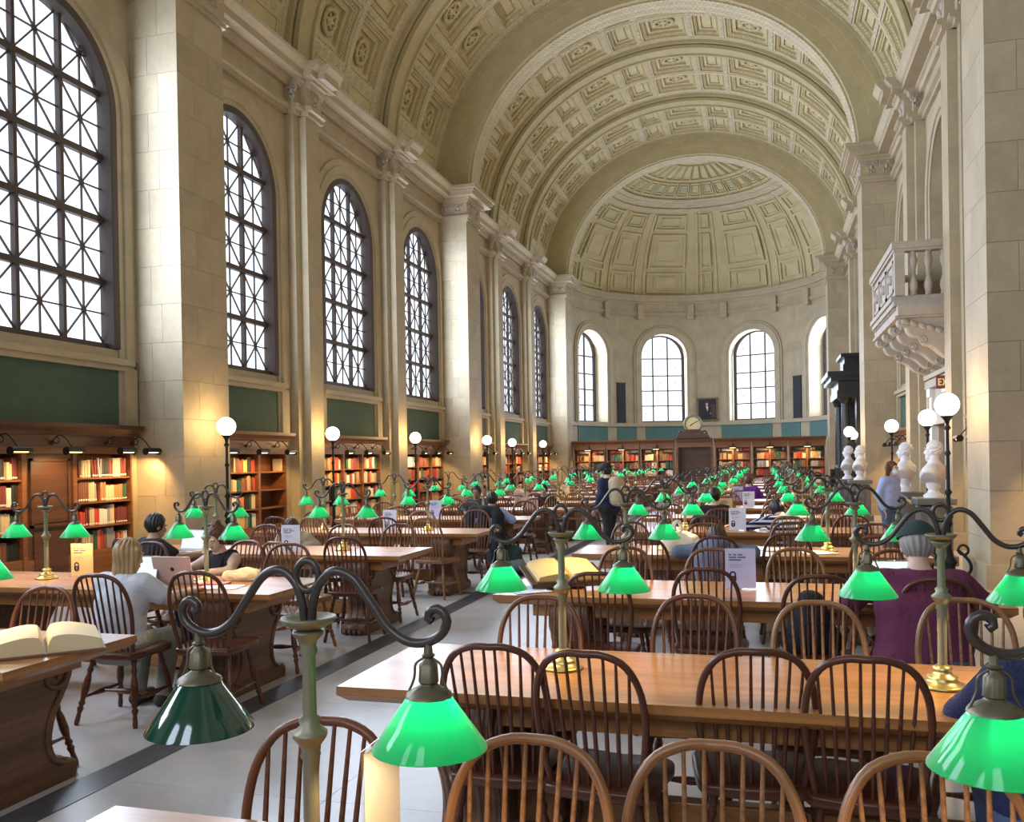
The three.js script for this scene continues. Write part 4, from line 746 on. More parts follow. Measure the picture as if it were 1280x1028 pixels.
if (stuffBooks.length) { const m = M(1, 1, 1, 0.6); m.vertexColors = true; const o = shade(new THREE.Mesh(mergeGeometries(stuffBooks), m)); o.name = 'shelved_books'; o.userData = { label: 'rows of assorted books filling the farther shelves', category: 'books', kind: 'stuff' }; scene.add(o); }
// ================================================================ BALCONY WALL: balcony, door, sign, dark doorcase
{
  const b = thing('balcony', 'carved pale stone balcony projecting from the wall above a door', 'balcony', [WALL, 0, zc(2)]), st = MAT.carved, HZ = 1.75, F = -1.12;
  const cap = (x0, y0, y1) => box2(x0, 0, y0, y1, -HZ + (F - x0), HZ - (F - x0));
  part(b, 'top_rail', boxUV(merge([box2(F - 0.05, F + 0.2, 5.33, 5.45, -HZ - 0.05, HZ + 0.05), box2(F + 0.2, 0, 5.33, 5.45, HZ - 0.2, HZ + 0.05), box2(F + 0.2, 0, 5.33, 5.45, -HZ - 0.05, -HZ + 0.2), box2(F - 0.02, F + 0.17, 5.28, 5.33, -HZ - 0.02, HZ + 0.02), box2(F + 0.17, 0, 5.28, 5.33, HZ - 0.17, HZ + 0.02)])), st);
  for (const q of [-1, 1]) part(b, 'corner_post', boxUV(box2(F, F + 0.17, 4.49, 5.28, q * HZ, q * (HZ - 0.17))), st);
  const bal = lathe([[0.055, 0], [0.06, 0.03], [0.05, 0.05], [0.06, 0.08], [0.075, 0.16], [0.07, 0.22], [0.035, 0.33], [0.028, 0.38], [0.045, 0.4], [0.028, 0.42], [0.035, 0.47], [0.07, 0.58], [0.075, 0.64], [0.06, 0.7], [0.05, 0.73], [0.06, 0.76], [0.055, 0.79]], 12);
  for (const q of [-1, 1]) for (const x of [-0.8, -0.55, -0.29]) place(part(b, 'baluster', bal, st), x, 4.49, q * (HZ - 0.085));
  for (let k = 0; k < 3; k++) { const z = -HZ + 0.17 + (k + 0.5) * (2 * HZ - 0.34) / 3; part(b, 'front_panel', boxUV(merge([box2(F + 0.03, F + 0.13, 4.49, 5.28, z - 0.53, z + 0.53), box2(F + 0.0, F + 0.05, 4.6, 4.66, z - 0.43, z + 0.43), box2(F, F + 0.05, 5.12, 5.18, z - 0.43, z + 0.43), box2(F, F + 0.05, 4.6, 5.18, z - 0.43, z - 0.37), box2(F, F + 0.05, 4.6, 5.18, z + 0.37, z + 0.43), ball(0.1, 10, F + 0.04, 4.89, z)])), st); }
  part(b, 'floor_slab', boxUV(merge([cap(F - 0.06, 4.4, 4.49), cap(F - 0.02, 4.31, 4.4)])), st);
  part(b, 'frieze', boxUV(merge([cap(F + 0.04, 4.12, 4.31), cap(F + 0.0, 4.08, 4.13)])), st);
  for (let k = 0; k < 14; k++) place(part(b, 'dentil', box(0.05, 0.05, 0.07), st), F + 0.03, 4.28, -HZ + 0.25 + k * 0.23);
  for (const x of [-0.92, -0.74, -0.56, -0.38, -0.2]) place(part(b, 'dentil', box(0.07, 0.05, 0.05), st), x, 4.28, HZ - 0.03);
  const S = new THREE.Shape(); S.moveTo(0, 4.08); S.lineTo(-1.04, 4.08); S.bezierCurveTo(-1.1, 3.98, -1.02, 3.93, -0.92, 3.93); S.bezierCurveTo(-0.9, 3.8, -0.82, 3.74, -0.72, 3.74); S.bezierCurveTo(-0.62, 3.74, -0.68, 3.62, -0.6, 3.6); S.bezierCurveTo(-0.42, 3.56, -0.36, 3.36, -0.2, 3.34); S.bezierCurveTo(-0.1, 3.33, -0.1, 3.24, 0, 3.22); S.lineTo(0, 4.08);
  for (const z of [HZ - 0.06, 0.62, -0.38, -HZ + 0.3]) { const c = part(b, 'console_bracket', boxUV(xf(extrude(S, 0.24, 0.02), 0, 0, z - 0.24)), st); for (const [x, y, r] of [[-0.94, 4.0, 0.06], [-0.66, 3.68, 0.055], [-0.2, 3.4, 0.06]]) part(c, 'volute', xf(new THREE.TorusGeometry(r, 0.018, 6, 14), x, y, z + 0.005), st); }
  part(b, 'soffit', boxUV(box2(-0.9, 0, 3.98, 4.1, -HZ + 0.1, HZ - 0.1)), st);
  for (let k = 0; k < 7; k++) { const a = part(b, 'leaf_carving', xf(ball(0.07, 7), 0, 0, 0, 0, 0, 0, [1.2, 0.8, 0.4]), st); place(a, -0.95 + k * 0.14, 4.02 - k * 0.045, HZ - 0.04); a.rotation.z = -0.6; }
  // door below
  const d = struct('door_1'); d.position.set(WALL, 0, zc(2));
  part(d, 'door_leaf', boxUV(box2(0.12, 0.18, 0, 2.18, -0.62, 0.62)), MAT.caseDark); part(d, 'door_panel', boxUV(box2(0.1, 0.12, 0.25, 1.0, -0.5, 0.5)), MAT.caseDark); part(d, 'door_panel', boxUV(box2(0.1, 0.12, 1.15, 2.05, -0.5, 0.5)), MAT.caseDark);
  for (const q of [-1, 1]) { part(d, 'stone_jamb', boxUV(box2(-0.02, 0.3, 0, 2.2, q * 0.62, q * 1.555)), MAT.stone); part(d, 'door_pilaster', boxUV(merge([box2(-0.14, 0, 0, 2.9, q * 0.68, q * 0.98), box2(-0.18, 0, 2.78, 2.95, q * 0.64, q * 1.02), box2(-0.18, 0, 0, 0.3, q * 0.64, q * 1.02)])), MAT.marble); }
  part(d, 'door_head', boxUV(merge([box2(-0.16, 0, 2.2, 2.45, -0.7, 0.7), box2(-0.2, 0, 2.95, 3.1, -1.1, 1.1), box2(-0.1, 0, 2.45, 2.95, -0.7, 0.7)])), MAT.carved);
  const font = await new FontLoader().loadAsync('fonts/droid/droid_sans_bold.typeface.json');
  const e = thing('exit_sign', 'dark red EXIT sign hung beside the door under the balcony', 'sign', [6.21, 2.94, -18.0]);
  part(e, 'housing', rbox(0.36, 0.24, 0.06, 0.01, 0, 0, -0.035), M(0.16, 0.03, 0.02, 0.5)); part(e, 'hanger', box(0.02, 0.18, 0.02, 0.12, 0.2, -0.03), MAT.iron);
  const tg = new TextGeometry('EXIT', { font, size: 0.115, depth: 0.006, curveSegments: 3 }); tg.computeBoundingBox(); const bb = tg.boundingBox; tg.translate(-(bb.min.x + bb.max.x) / 2, -(bb.min.y + bb.max.y) / 2, -0.004); tg.scale(0.9, 1.15, 1);
  const sm = M(0.75, 0.68, 0.42, 0.6); part(e, 'lettering', tg, sm, 'cream letters EXIT');
  // dark marble doorcase farther on
  const m = thing('marble_doorcase', 'tall black marble doorcase with columns standing on the balcony wall', 'doorway', [WALL - 0.22, 0, -32.93]), bk = M(0.02, 0.023, 0.026, 0.25, { map: rep(stoneTex, 1.5) });
  for (const q of [-1, 1]) { part(m, 'pedestal', boxUV(box2(-0.95, 0, 0, 1.1, q * 1.0, q * 1.62)), bk); part(m, 'column', lathe([[0.2, 1.1], [0.2, 1.2], [0.16, 1.26], [0.15, 2.2], [0.135, 3.3], [0.18, 3.36], [0.22, 3.5], [0.2, 3.52]], 16).translate(-0.62, 0, q * 1.3), bk); part(m, 'back_pilaster', boxUV(box2(-0.3, 0, 1.1, 3.5, q * 1.05, q * 1.55)), bk); }
  part(m, 'entablature', boxUV(merge([box2(-0.9, 0, 3.5, 3.75, -1.62, 1.62), box2(-0.86, 0, 3.75, 4.05, -1.6, 1.6), box2(-1.1, 0, 4.05, 4.2, -1.75, 1.75), box2(-1.2, 0, 4.2, 4.36, -1.82, 1.82)])), bk);
  part(m, 'attic_block', boxUV(merge([box2(-0.6, 0, 4.36, 4.9, -0.9, 0.9), box2(-0.72, 0, 4.9, 5.02, -1.0, 1.0), ...[-1, 1].map((q) => box2(-0.7, 0, 4.36, 4.6, q * 1.2, q * 1.6))])), bk);
  part(m, 'door_leaf', boxUV(merge([box2(-0.1, 0, 0, 3.5, -1.0, 1.0), ...[-0.5, 0.5].flatMap((z) => [box2(-0.13, -0.1, 0.3, 1.5, z - 0.36, z + 0.36), box2(-0.13, -0.1, 1.7, 3.2, z - 0.36, z + 0.36)])])), MAT.caseDark);
}
// ================================================================ PEOPLE: joints -> smooth distance field -> one surface
function netMesh(sdf, lo, hi, cell) { // naive surface nets
  const n = [0, 1, 2].map((k) => Math.ceil((hi[k] - lo[k]) / cell) + 2), [nx, ny, nz] = n, f = new Float32Array(nx * ny * nz), I = (x, y, z) => x + nx * (y + ny * z);
  for (let z = 0; z < nz; z++) for (let y = 0; y < ny; y++) for (let x = 0; x < nx; x++) f[I(x, y, z)] = sdf(lo[0] + x * cell, lo[1] + y * cell, lo[2] + z * cell);
  const id = new Int32Array(nx * ny * nz).fill(-1), pos = [], idx = [];
  for (let z = 0; z < nz - 1; z++) for (let y = 0; y < ny - 1; y++) for (let x = 0; x < nx - 1; x++) {
    let c = 0, sx = 0, sy = 0, sz = 0; const g = (a, b, d) => f[I(x + a, y + b, z + d)];
    const E = [[0, 0, 0, 1, 0, 0], [0, 1, 0, 1, 1, 0], [0, 0, 1, 1, 0, 1], [0, 1, 1, 1, 1, 1], [0, 0, 0, 0, 1, 0], [1, 0, 0, 1, 1, 0], [0, 0, 1, 0, 1, 1], [1, 0, 1, 1, 1, 1], [0, 0, 0, 0, 0, 1], [1, 0, 0, 1, 0, 1], [0, 1, 0, 0, 1, 1], [1, 1, 0, 1, 1, 1]];
    const s0 = g(0, 0, 0) < 0; if (s0 === g(1, 0, 0) < 0 && s0 === g(0, 1, 0) < 0 && s0 === g(1, 1, 0) < 0 && s0 === g(0, 0, 1) < 0 && s0 === g(1, 0, 1) < 0 && s0 === g(0, 1, 1) < 0 && s0 === g(1, 1, 1) < 0) continue;
    for (const [a, b, d, e, h, i] of E) { const p = g(a, b, d), q = g(e, h, i); if (p < 0 !== q < 0) { const t = p / (p - q); sx += a + (e - a) * t; sy += b + (h - b) * t; sz += d + (i - d) * t; c++; } }
    id[I(x, y, z)] = pos.length / 3; pos.push(lo[0] + (x + sx / c) * cell, lo[1] + (y + sy / c) * cell, lo[2] + (z + sz / c) * cell);
  }
  for (let z = 1; z < nz - 1; z++) for (let y = 1; y < ny - 1; y++) for (let x = 1; x < nx - 1; x++) {
    const s = f[I(x, y, z)] < 0, quad = (a, b, c, d, flip) => { if (a < 0 || b < 0 || c < 0 || d < 0) return; if (flip) idx.push(a, b, c, a, c, d); else idx.push(a, c, b, a, d, c); };
    if (s !== f[I(x + 1, y, z)] < 0) quad(id[I(x, y - 1, z - 1)], id[I(x, y, z - 1)], id[I(x, y, z)], id[I(x, y - 1, z)], s);
    if (s !== f[I(x, y + 1, z)] < 0) quad(id[I(x - 1, y, z - 1)], id[I(x - 1, y, z)], id[I(x, y, z)], id[I(x, y, z - 1)], s);
    if (s !== f[I(x, y, z + 1)] < 0) quad(id[I(x - 1, y - 1, z)], id[I(x, y - 1, z)], id[I(x, y, z)], id[I(x - 1, y, z)], s);
  }
  const g = new THREE.BufferGeometry(), nor = new Float32Array(pos.length), h = cell * 0.5;
  for (let i = 0; i < pos.length; i += 3) { const [x, y, z] = [pos[i], pos[i + 1], pos[i + 2]], v = V(sdf(x + h, y, z) - sdf(x - h, y, z), sdf(x, y + h, z) - sdf(x, y - h, z), sdf(x, y, z + h) - sdf(x, y, z - h)).normalize(); nor.set([v.x, v.y, v.z], i); }
  g.setAttribute('position', new THREE.Float32BufferAttribute(pos, 3)); g.setAttribute('normal', new THREE.BufferAttribute(nor, 3)); g.setIndex(idx); return g;
}
const smin = (a, b, k) => { const h = Math.max(k - Math.abs(a - b), 0) / k; return Math.min(a, b) - h * h * k * 0.25; };
function field(bones, k = 0.03, grow = 0) { // bones [a, b, ra, rb]
  const L = bones.map(([a, b, ra, rb]) => { const dx = b[0] - a[0], dy = b[1] - a[1], dz = b[2] - a[2]; return [a[0], a[1], a[2], dx, dy, dz, 1 / Math.max(1e-9, dx * dx + dy * dy + dz * dz), ra + grow, rb + grow]; });
  return (x, y, z) => { let d = 1e3; for (const b of L) { const px = x - b[0], py = y - b[1], pz = z - b[2], h = Math.max(0, Math.min(1, (px * b[3] + py * b[4] + pz * b[5]) * b[6])), ex = px - b[3] * h, ey = py - b[4] * h, ez = pz - b[5] * h, q = Math.sqrt(ex * ex + ey * ey + ez * ez) - (b[7] + (b[8] - b[7]) * h); d = d > 900 ? q : smin(d, q, k); } return d; };
}
function boundsOf(bones, pad) { const lo = [9, 9, 9], hi = [-9, -9, -9]; for (const [a, b, ra, rb] of bones) for (const [p, r] of [[a, ra], [b, rb]]) for (let k = 0; k < 3; k++) { lo[k] = Math.min(lo[k], p[k] - r - pad); hi[k] = Math.max(hi[k], p[k] + r + pad); } return [lo, hi]; }
function skinOf(bones, cell, k, grow, cut) { const f0 = field(bones, k, grow), f = cut ? (x, y, z) => Math.max(f0(x, y, z), cut(x, y, z)) : f0, [lo, hi] = boundsOf(bones, grow + cell * 2); return netMesh(f, lo, hi, cell); }
const paint = (g, r, gg, b) => { const h = flat(g), c = new Float32Array(h.attributes.position.count * 3); for (let i = 0; i < c.length; i += 3) { c[i] = r; c[i + 1] = gg; c[i + 2] = b; } h.setAttribute('color', new THREE.BufferAttribute(c, 3)); return h; };
const ell = (x, y, z, rx, ry, rz) => { const k = Math.hypot(x / rx, y / ry, z / rz); return (k - 1) * Math.min(rx, ry, rz); };
// head, face towards -z, centre at the origin; crown at about y = 0.115
const headField = (x, y, z) => {
  let d = ell(x, y - 0.02, z - 0.012, 0.076, 0.096, 0.094);
  d = smin(d, ell(x, y + 0.045, z + 0.03, 0.056, 0.07, 0.062), 0.035);
  d = smin(d, ell(x, y + 0.1, z + 0.052, 0.026, 0.02, 0.024), 0.03);
  d = smin(d, ell(x, y + 0.022, z + 0.1, 0.012, 0.022, 0.016), 0.018); d = smin(d, ell(x, y + 0.036, z + 0.105, 0.016, 0.011, 0.014), 0.012);
  const ax = Math.abs(x); d = smin(d, ell(ax - 0.079, y + 0.012, z - 0.008, 0.011, 0.03, 0.018), 0.012);
  d = smin(d, ell(ax - 0.034, y - 0.024, z + 0.082, 0.024, 0.009, 0.014), 0.014);
  d = Math.max(d, -ell(ax - 0.032, y - 0.002, z + 0.094, 0.016, 0.01, 0.014));
  d = smin(d, ell(x, y + 0.068, z + 0.087, 0.023, 0.0065, 0.011), 0.008); d = smin(d, ell(x, y + 0.08, z + 0.085, 0.02, 0.0065, 0.011), 0.008);
  return d;
};
const headGeoFine = netMesh(headField, [-0.105, -0.14, -0.14], [0.105, 0.135, 0.125], 0.005), headGeoCoarse = netMesh(headField, [-0.11, -0.15, -0.15], [0.11, 0.145, 0.135], 0.011);
const faceBits = (fine) => [-1, 1].flatMap((s) => [paint(xf(ball(0.0115, fine ? 8 : 5), s * 0.032, 0.002, -0.082), 1.5, 1.9, 2.4), paint(xf(ball(0.006, 5), s * 0.032, 0.002, -0.0905), 0.05, 0.06, 0.08), paint(xf(rbox(0.03, 0.006, 0.01, 0.002), s * 0.034, 0.028, -0.092, 0, s * 0.25, -s * 0.1), 0.22, 0.22, 0.22)]).concat([paint(xf(rbox(0.04, 0.012, 0.01, 0.004), 0, -0.074, -0.091), 1.05, 0.6, 0.62)]);
// relaxed hand: wrist at the origin, fingers along -z, palm down, thumb towards +x
const handBones = (() => { const l = [[[-0.022, 0, -0.03], [-0.02, 0, -0.085], 0.014, 0.013], [[0.0, 0.002, -0.02], [0.0, 0.003, -0.088], 0.016, 0.013], [[0.02, 0, -0.03], [0.022, 0, -0.088], 0.014, 0.013], [[0, 0, 0.01], [0, 0, -0.03], 0.022, 0.02]];
  for (const [x, L, r] of [[0.03, 0.068, 0.0085], [0.0105, 0.078, 0.009], [-0.009, 0.072, 0.0085], [-0.028, 0.056, 0.0075]]) { const z0 = -0.088, a = [x, 0.002, z0], b = [x * 1.12, -0.004, z0 - L * 0.45], c = [x * 1.16, -0.016, z0 - L * 0.78], d = [x * 1.16, -0.028, z0 - L]; l.push([a, b, r * 1.1, r], [b, c, r, r * 0.95], [c, d, r * 0.95, r * 0.85]); }
  l.push([[0.02, -0.004, -0.02], [0.048, -0.01, -0.05], 0.013, 0.011], [[0.048, -0.01, -0.05], [0.058, -0.014, -0.085], 0.0105, 0.009]); return l; })();
const handGeo = (() => { const [lo, hi] = boundsOf(handBones, 0.012); return netMesh(field(handBones, 0.008), lo, hi, 0.0042); })(), handCoarse = (() => { const [lo, hi] = boundsOf(handBones, 0.02); return netMesh(field(handBones, 0.01, 0.001), lo, hi, 0.0075); })();
const mix = (a, b, t) => a.map((v, i) => v + (b[i] - v) * t);
const skinTones = { fair: [0.62, 0.4, 0.3], tan: [0.46, 0.28, 0.19], brown: [0.28, 0.155, 0.1] };
const skinMats = Object.fromEntries(Object.entries(skinTones).map(([k, c]) => { const m = M(...c, 0.55); m.vertexColors = true; return [k, m]; }));
const cloth = (r, g, b) => M(r, g, b, 0.9, { bumpMap: rep(clothBump, 3), bumpScale: 0.012 });
function person(o) {
  const p = thing('person', o.label, 'person', [o.x, 0, o.z], o.turn ?? 0), c = o.cell ?? 0.016, s = o.scale ?? 1, gx = o.girth ?? 1, fine = c < 0.018;
  const sit = o.pose !== 'stand', th = o.lean ?? 0.15, H = sit ? [0, 0.53, 0.04] : [0, 0.92, 0];
  const up = (h, f = 0, x = 0) => [x, H[1] + h * Math.cos(th) + f * Math.sin(th), H[2] - h * Math.sin(th) + f * Math.cos(th)];
  const S = (q) => up(0.43, 0.0, q * 0.172 * gx), neck = up(0.5, -0.01), hd = [neck[0] + (o.headSide ?? 0), neck[1] + 0.125 - (o.headDrop ?? 0), neck[2] - 0.03 - (o.headFwd ?? 0)];
  const torso = [[up(0.0, 0, -0.085 * gx), up(0.0, 0, 0.085 * gx), 0.118 * gx, 0.118 * gx], [up(0.0), up(0.22), 0.125 * gx, 0.118 * gx], [up(0.14, 0, -0.072 * gx), up(0.14, 0, 0.072 * gx), 0.112 * gx, 0.112 * gx], [up(0.28, 0, -0.075 * gx), up(0.28, 0, 0.075 * gx), 0.115 * gx, 0.115 * gx], [up(0.41, 0, -0.12 * gx), up(0.41, 0, 0.12 * gx), 0.076, 0.076], [up(0.3), up(0.44), 0.11 * gx, 0.075]];
  const arms = o.arms ?? [[[-0.27, 0.8, -0.12], [-0.13, 0.79, -0.4]], [[0.27, 0.8, -0.12], [0.13, 0.79, -0.4]]], armB = [], foreB = [];
  arms.forEach(([e, w], k) => { const q = k ? 1 : -1; armB.push([S(q), e, 0.054, 0.044]); foreB.push([e, w, 0.042, 0.028]); });
  const legs = sit ? [-1, 1].flatMap((q) => [[[q * 0.09, 0.5, 0.02], [q * 0.12, 0.5, -0.4], 0.092, 0.062], [[q * 0.12, 0.5, -0.4], [q * 0.11, 0.09, -0.36 + (o.tuck ?? 0)], 0.06, 0.042]]) : [-1, 1].flatMap((q) => [[[q * 0.09, 0.88, 0], [q * 0.1 + (o.stride ? 0 : 0), 0.48, -0.02 - q * (o.stride ?? 0)], 0.092, 0.06], [[q * 0.1, 0.48, -0.02 - q * (o.stride ?? 0)], [q * 0.1, 0.09, 0.03 - q * (o.stride ?? 0) * 1.2], 0.058, 0.042]]);
  const foot = legs.filter((_, k) => k % 2).map(([, b]) => [[b[0], 0.045, b[2] + 0.03], [b[0] * 1.1, 0.04, b[2] - 0.15], 0.045, 0.04]);
  const bodyBones = [...torso, [neck, mix(neck, hd, 0.75), 0.056, 0.052], ...armB, ...foreB, ...legs, ...foot], parts = [paint(skinOf(bodyBones, c, 0.04, 0), 1, 1, 1)];
  const yaw = o.headTurn ?? 0, tilt = (o.headTilt ?? 0.1) + th * 0.25, headM = (g) => g.applyMatrix4(new THREE.Matrix4().compose(V(...hd), new THREE.Quaternion().setFromEuler(new THREE.Euler(-tilt, yaw, 0, 'YXZ')), V(1, 1, 1)));
  parts.push(...[paint((fine ? headGeoFine : headGeoCoarse).clone(), 1, 1, 1), ...faceBits(fine)].map(headM));
  arms.forEach(([e, w], k) => { const d = V(...w).sub(V(...e)).normalize(), z = d.clone().negate(), x = V(0, 1, 0).cross(z).normalize(), y = z.clone().cross(x), m = new THREE.Matrix4().makeBasis(x, y, z).setPosition(...w), g = (fine ? handGeo : handCoarse).clone(); parts.push(paint(mapGeo(k ? mapGeo(g, new THREE.Matrix4().makeScale(-1, 1, 1)) : g, m), 1, 1, 1)); });
  const root = new THREE.Group(); root.scale.setScalar(s);
  const sc = (g) => g.scale(s, s, s);
  part(p, 'body', sc(merge(parts.map((g) => g))), skinMats[o.skin ?? 'fair']);
  // clothes
  const sleeve = o.sleeve ?? 'long', shirtB = [...torso, ...(sleeve === 'none' ? [] : armB.map(([a, b, ra, rb]) => (sleeve === 'short' ? [a, mix(a, b, 0.72), ra + 0.008, rb + 0.016] : [a, b, ra, rb]))), ...(sleeve === 'long' ? foreB.map(([a, b, ra, rb]) => [a, mix(a, b, 0.94), ra, rb]) : [])];
  if (o.shirt) part(p, o.top ?? 'shirt', sc(boxUV(skinOf(shirtB, c, 0.04, 0.015, (x, y, z) => ell(x - neck[0], y - neck[1] - 0.035, z - neck[2], 0.085, 0.06, 0.085) * -1))), o.shirt);
  if (o.hood) part(p, 'hood', sc(boxUV(skinOf([[up(0.44, 0.06, -0.06), up(0.44, 0.06, 0.06), 0.06, 0.06], [up(0.47, 0.07), up(0.4, 0.1), 0.06, 0.05]], c, 0.04, 0.01))), o.shirt);
  if (o.straps) for (const q of [-1, 1]) part(p, 'shoulder_strap', sc(tube([up(0.3, 0.12, q * 0.08), up(0.46, 0.09, q * 0.1), up(0.5, 0.0, q * 0.11), up(0.43, -0.09, q * 0.095), up(0.3, -0.125, q * 0.07)], 0.02, 16, 6)), o.straps);
  part(p, 'trousers', sc(boxUV(skinOf([[up(-0.02, 0, -0.085 * gx), up(-0.02, 0, 0.085 * gx), 0.12 * gx, 0.12 * gx], ...legs], c, 0.04, 0.014, sit ? undefined : (x, y) => y - H[1] - 0.07))), o.pants ?? cloth(0.05, 0.06, 0.09));
  foot.forEach((f) => part(p, 'shoe', sc(skinOf([f], Math.max(0.012, c * 0.8), 0.02, 0.008)), o.shoes ?? cloth(0.06, 0.055, 0.055)));
  // hair
  if (o.hair) {
    const long = o.hairLong ?? 0, f = (x, y, z) => {
      const rid = 0.0035 * Math.sin(Math.atan2(x, z + 0.02) * 24 + y * 18) + 0.002 * Math.sin(x * 170 + z * 90);
      let d = ell(x, y - 0.024, z - 0.016, 0.092, 0.11, 0.107) + rid;
      d = Math.max(d, -(Math.max(z + 0.045 + Math.max(0, y) * 0.25, y - 0.062)));
      d = Math.max(d, -(y + 0.085 - Math.max(0, -z) * 0.6));
      if (long) { let e = 1e3; for (let k = -3; k <= 3; k++) { const t = Math.max(0, Math.min(1, -(y - 0.03) / long)), cx = k * 0.031 * (1 - 0.12 * t), cz = 0.07 + 0.012 * t - Math.abs(k) * 0.017; e = smin(e, Math.hypot(x - cx, (y - 0.03 + long * t), z - cz) - (0.036 - 0.01 * t), 0.018); } d = smin(d, e + rid, 0.025); }
      if (o.bun) d = smin(d, ell(x, y - 0.13, z - 0.05, 0.042, 0.04, 0.042) + rid, 0.015); return d; };
    const hc = Math.max(0.008, c * 0.6); part(p, 'hair', sc(headM(boxUV(netMesh(f, [-0.13, -Math.max(0.14, long + 0.06), -0.13], [0.13, 0.2, 0.17], hc)))), o.hair);
  }
  if (o.cap) { const g = merge([new THREE.SphereGeometry(0.119, 18, 9, 0, Math.PI * 2, 0, 1.5).scale(0.9, 0.96, 1.02).translate(0, 0.035, 0.014), xf(new THREE.CylinderGeometry(0.075, 0.075, 0.012, 14), 0, 0.045, -0.1, -0.15, 0, 0, [0.95, 1, 0.9])]); part(p, 'cap', sc(headM(g)), o.cap); }
  if (o.mask) { const g = new THREE.SphereGeometry(0.062, 12, 8, 0, Math.PI * 2, 0, 1.5).rotateX(-Math.PI / 2).scale(1.12, 0.95, 1).translate(0, -0.05, -0.052); part(p, 'face_mask', sc(headM(g)), o.mask); }
  if (o.extra) o.extra(p, sc, up, hd);
  return p;
}
const HAIR = { black: M(0.012, 0.01, 0.009, 0.4), blonde: M(0.36, 0.23, 0.1, 0.45), brown: M(0.07, 0.032, 0.018, 0.45), grey: M(0.3, 0.28, 0.26, 0.6), auburn: M(0.1, 0.035, 0.02, 0.45) };
const CL = { white: cloth(0.62, 0.63, 0.68), black: cloth(0.014, 0.014, 0.017), navy: cloth(0.015, 0.02, 0.07), lightBlue: cloth(0.36, 0.45, 0.72), maroon: cloth(0.13, 0.022, 0.065), greyBlue: cloth(0.15, 0.17, 0.24), denim: cloth(0.08, 0.12, 0.22), khaki: cloth(0.3, 0.3, 0.26), purple: cloth(0.16, 0.02, 0.32), teal: cloth(0.03, 0.06, 0.06), beige: cloth(0.5, 0.42, 0.28) };
const far = 0.024;
person({ label: 'blonde long-haired person in a white T-shirt seated at a table, seen from behind', x: -1.12, z: -4.96, scale: 0.915, lean: 0.2, shirt: CL.white, sleeve: 'short', pants: CL.khaki, hair: HAIR.blonde, hairLong: 0.27, cell: 0.014, top: 't_shirt', headTurn: -0.25, tuck: 0.05, arms: [[[-0.24, 0.82, -0.16], [-0.1, 0.85, -0.4]], [[0.29, 0.83, -0.14], [0.3, 0.85, -0.4]]] });
person({ label: 'dark-haired person in a black T-shirt, back turned, at a silver laptop', x: -2.64, z: -7.22, turn: -0.5, scale: 0.93, lean: 0.12, shirt: CL.black, sleeve: 'short', hair: HAIR.black, skin: 'tan', top: 't_shirt', headTilt: 0.2, arms: [[[-0.27, 0.84, -0.1], [-0.18, 0.84, -0.34]], [[0.28, 0.84, -0.14], [0.2, 0.84, -0.42]]] });
person({ label: 'person in a black tank top with hair in a bun looking at a laptop', x: -1.42, z: -6.62, turn: Math.PI - 0.25, scale: 0.9, lean: 0.22, shirt: CL.black, sleeve: 'none', hair: HAIR.auburn, bun: true, straps: CL.black, top: 'tank_top', headTilt: 0.35, cell: 0.014, arms: [[[-0.25, 0.86, -0.18], [-0.1, 0.86, -0.42]], [[0.25, 0.86, -0.18], [0.12, 0.86, -0.42]]] });
person({ label: 'person in a light blue shirt seated with a black jacket over the chair behind', x: -0.86, z: -12.36, scale: 0.93, lean: 0.2, shirt: CL.lightBlue, hair: HAIR.black, skin: 'tan', cell: 0.018, headTurn: 0.3, headTilt: 0.35, arms: [[[-0.3, 0.83, -0.12], [-0.2, 0.85, -0.38]], [[0.32, 0.83, -0.1], [0.24, 0.85, -0.4]]] });
person({ label: 'person in a maroon sweater and dark cap seated at a table, seen from behind', x: 3.8, z: -5.33, scale: 0.98, girth: 1.22, lean: 0.16, shirt: CL.maroon, hair: HAIR.grey, cap: CL.teal, pants: CL.denim, cell: 0.014, top: 'sweater', headTilt: 0.25, headFwd: 0.03, arms: [[[-0.35, 0.82, -0.12], [-0.2, 0.84, -0.42]], [[0.35, 0.82, -0.12], [0.2, 0.84, -0.42]]] });
person({ label: 'person in a grey-blue hooded top slumped forward with arms folded on the table', x: 2.56, z: -7.86, scale: 0.93, lean: 0.62, girth: 1.1, shirt: CL.greyBlue, hood: true, hair: HAIR.brown, cell: 0.016, top: 'hooded_top', headDrop: 0.08, headFwd: 0.06, arms: [[[-0.36, 0.86, -0.22], [-0.1, 0.86, -0.5]], [[0.34, 0.86, -0.22], [0.1, 0.86, -0.5]]], pants: CL.denim });
person({ label: 'person in a navy and white striped sweater resting an arm across the table', x: 3.22, z: -10.85, turn: 0.5, scale: 0.95, lean: 0.42, shirt: (() => { const t = tex(64, (x, y) => (y % 32 < 17 ? [0.09, 0.1, 0.3] : [0.86, 0.87, 0.9])); const m = cloth(0.85, 0.85, 0.85); m.map = rep(t, 8, 8); return m; })(), hair: HAIR.black, cell: 0.018, top: 'striped_sweater', headDrop: 0.06, headFwd: 0.05, arms: [[[-0.36, 0.86, -0.25], [-0.5, 0.86, -0.35]], [[0.34, 0.86, -0.22], [0.1, 0.86, -0.5]]] });
person({ label: 'dark-haired person in a dark jacket seated with back to a yellow sign', x: 2.3, z: -12.55, scale: 0.95, lean: 0.15, shirt: CL.black, hair: HAIR.black, cell: far, top: 'jacket' });
person({ label: 'person in a bright purple top seated with back turned', x: 2.62, z: -19.9, scale: 0.95, lean: 0.15, shirt: CL.purple, hair: HAIR.brown, cell: far });
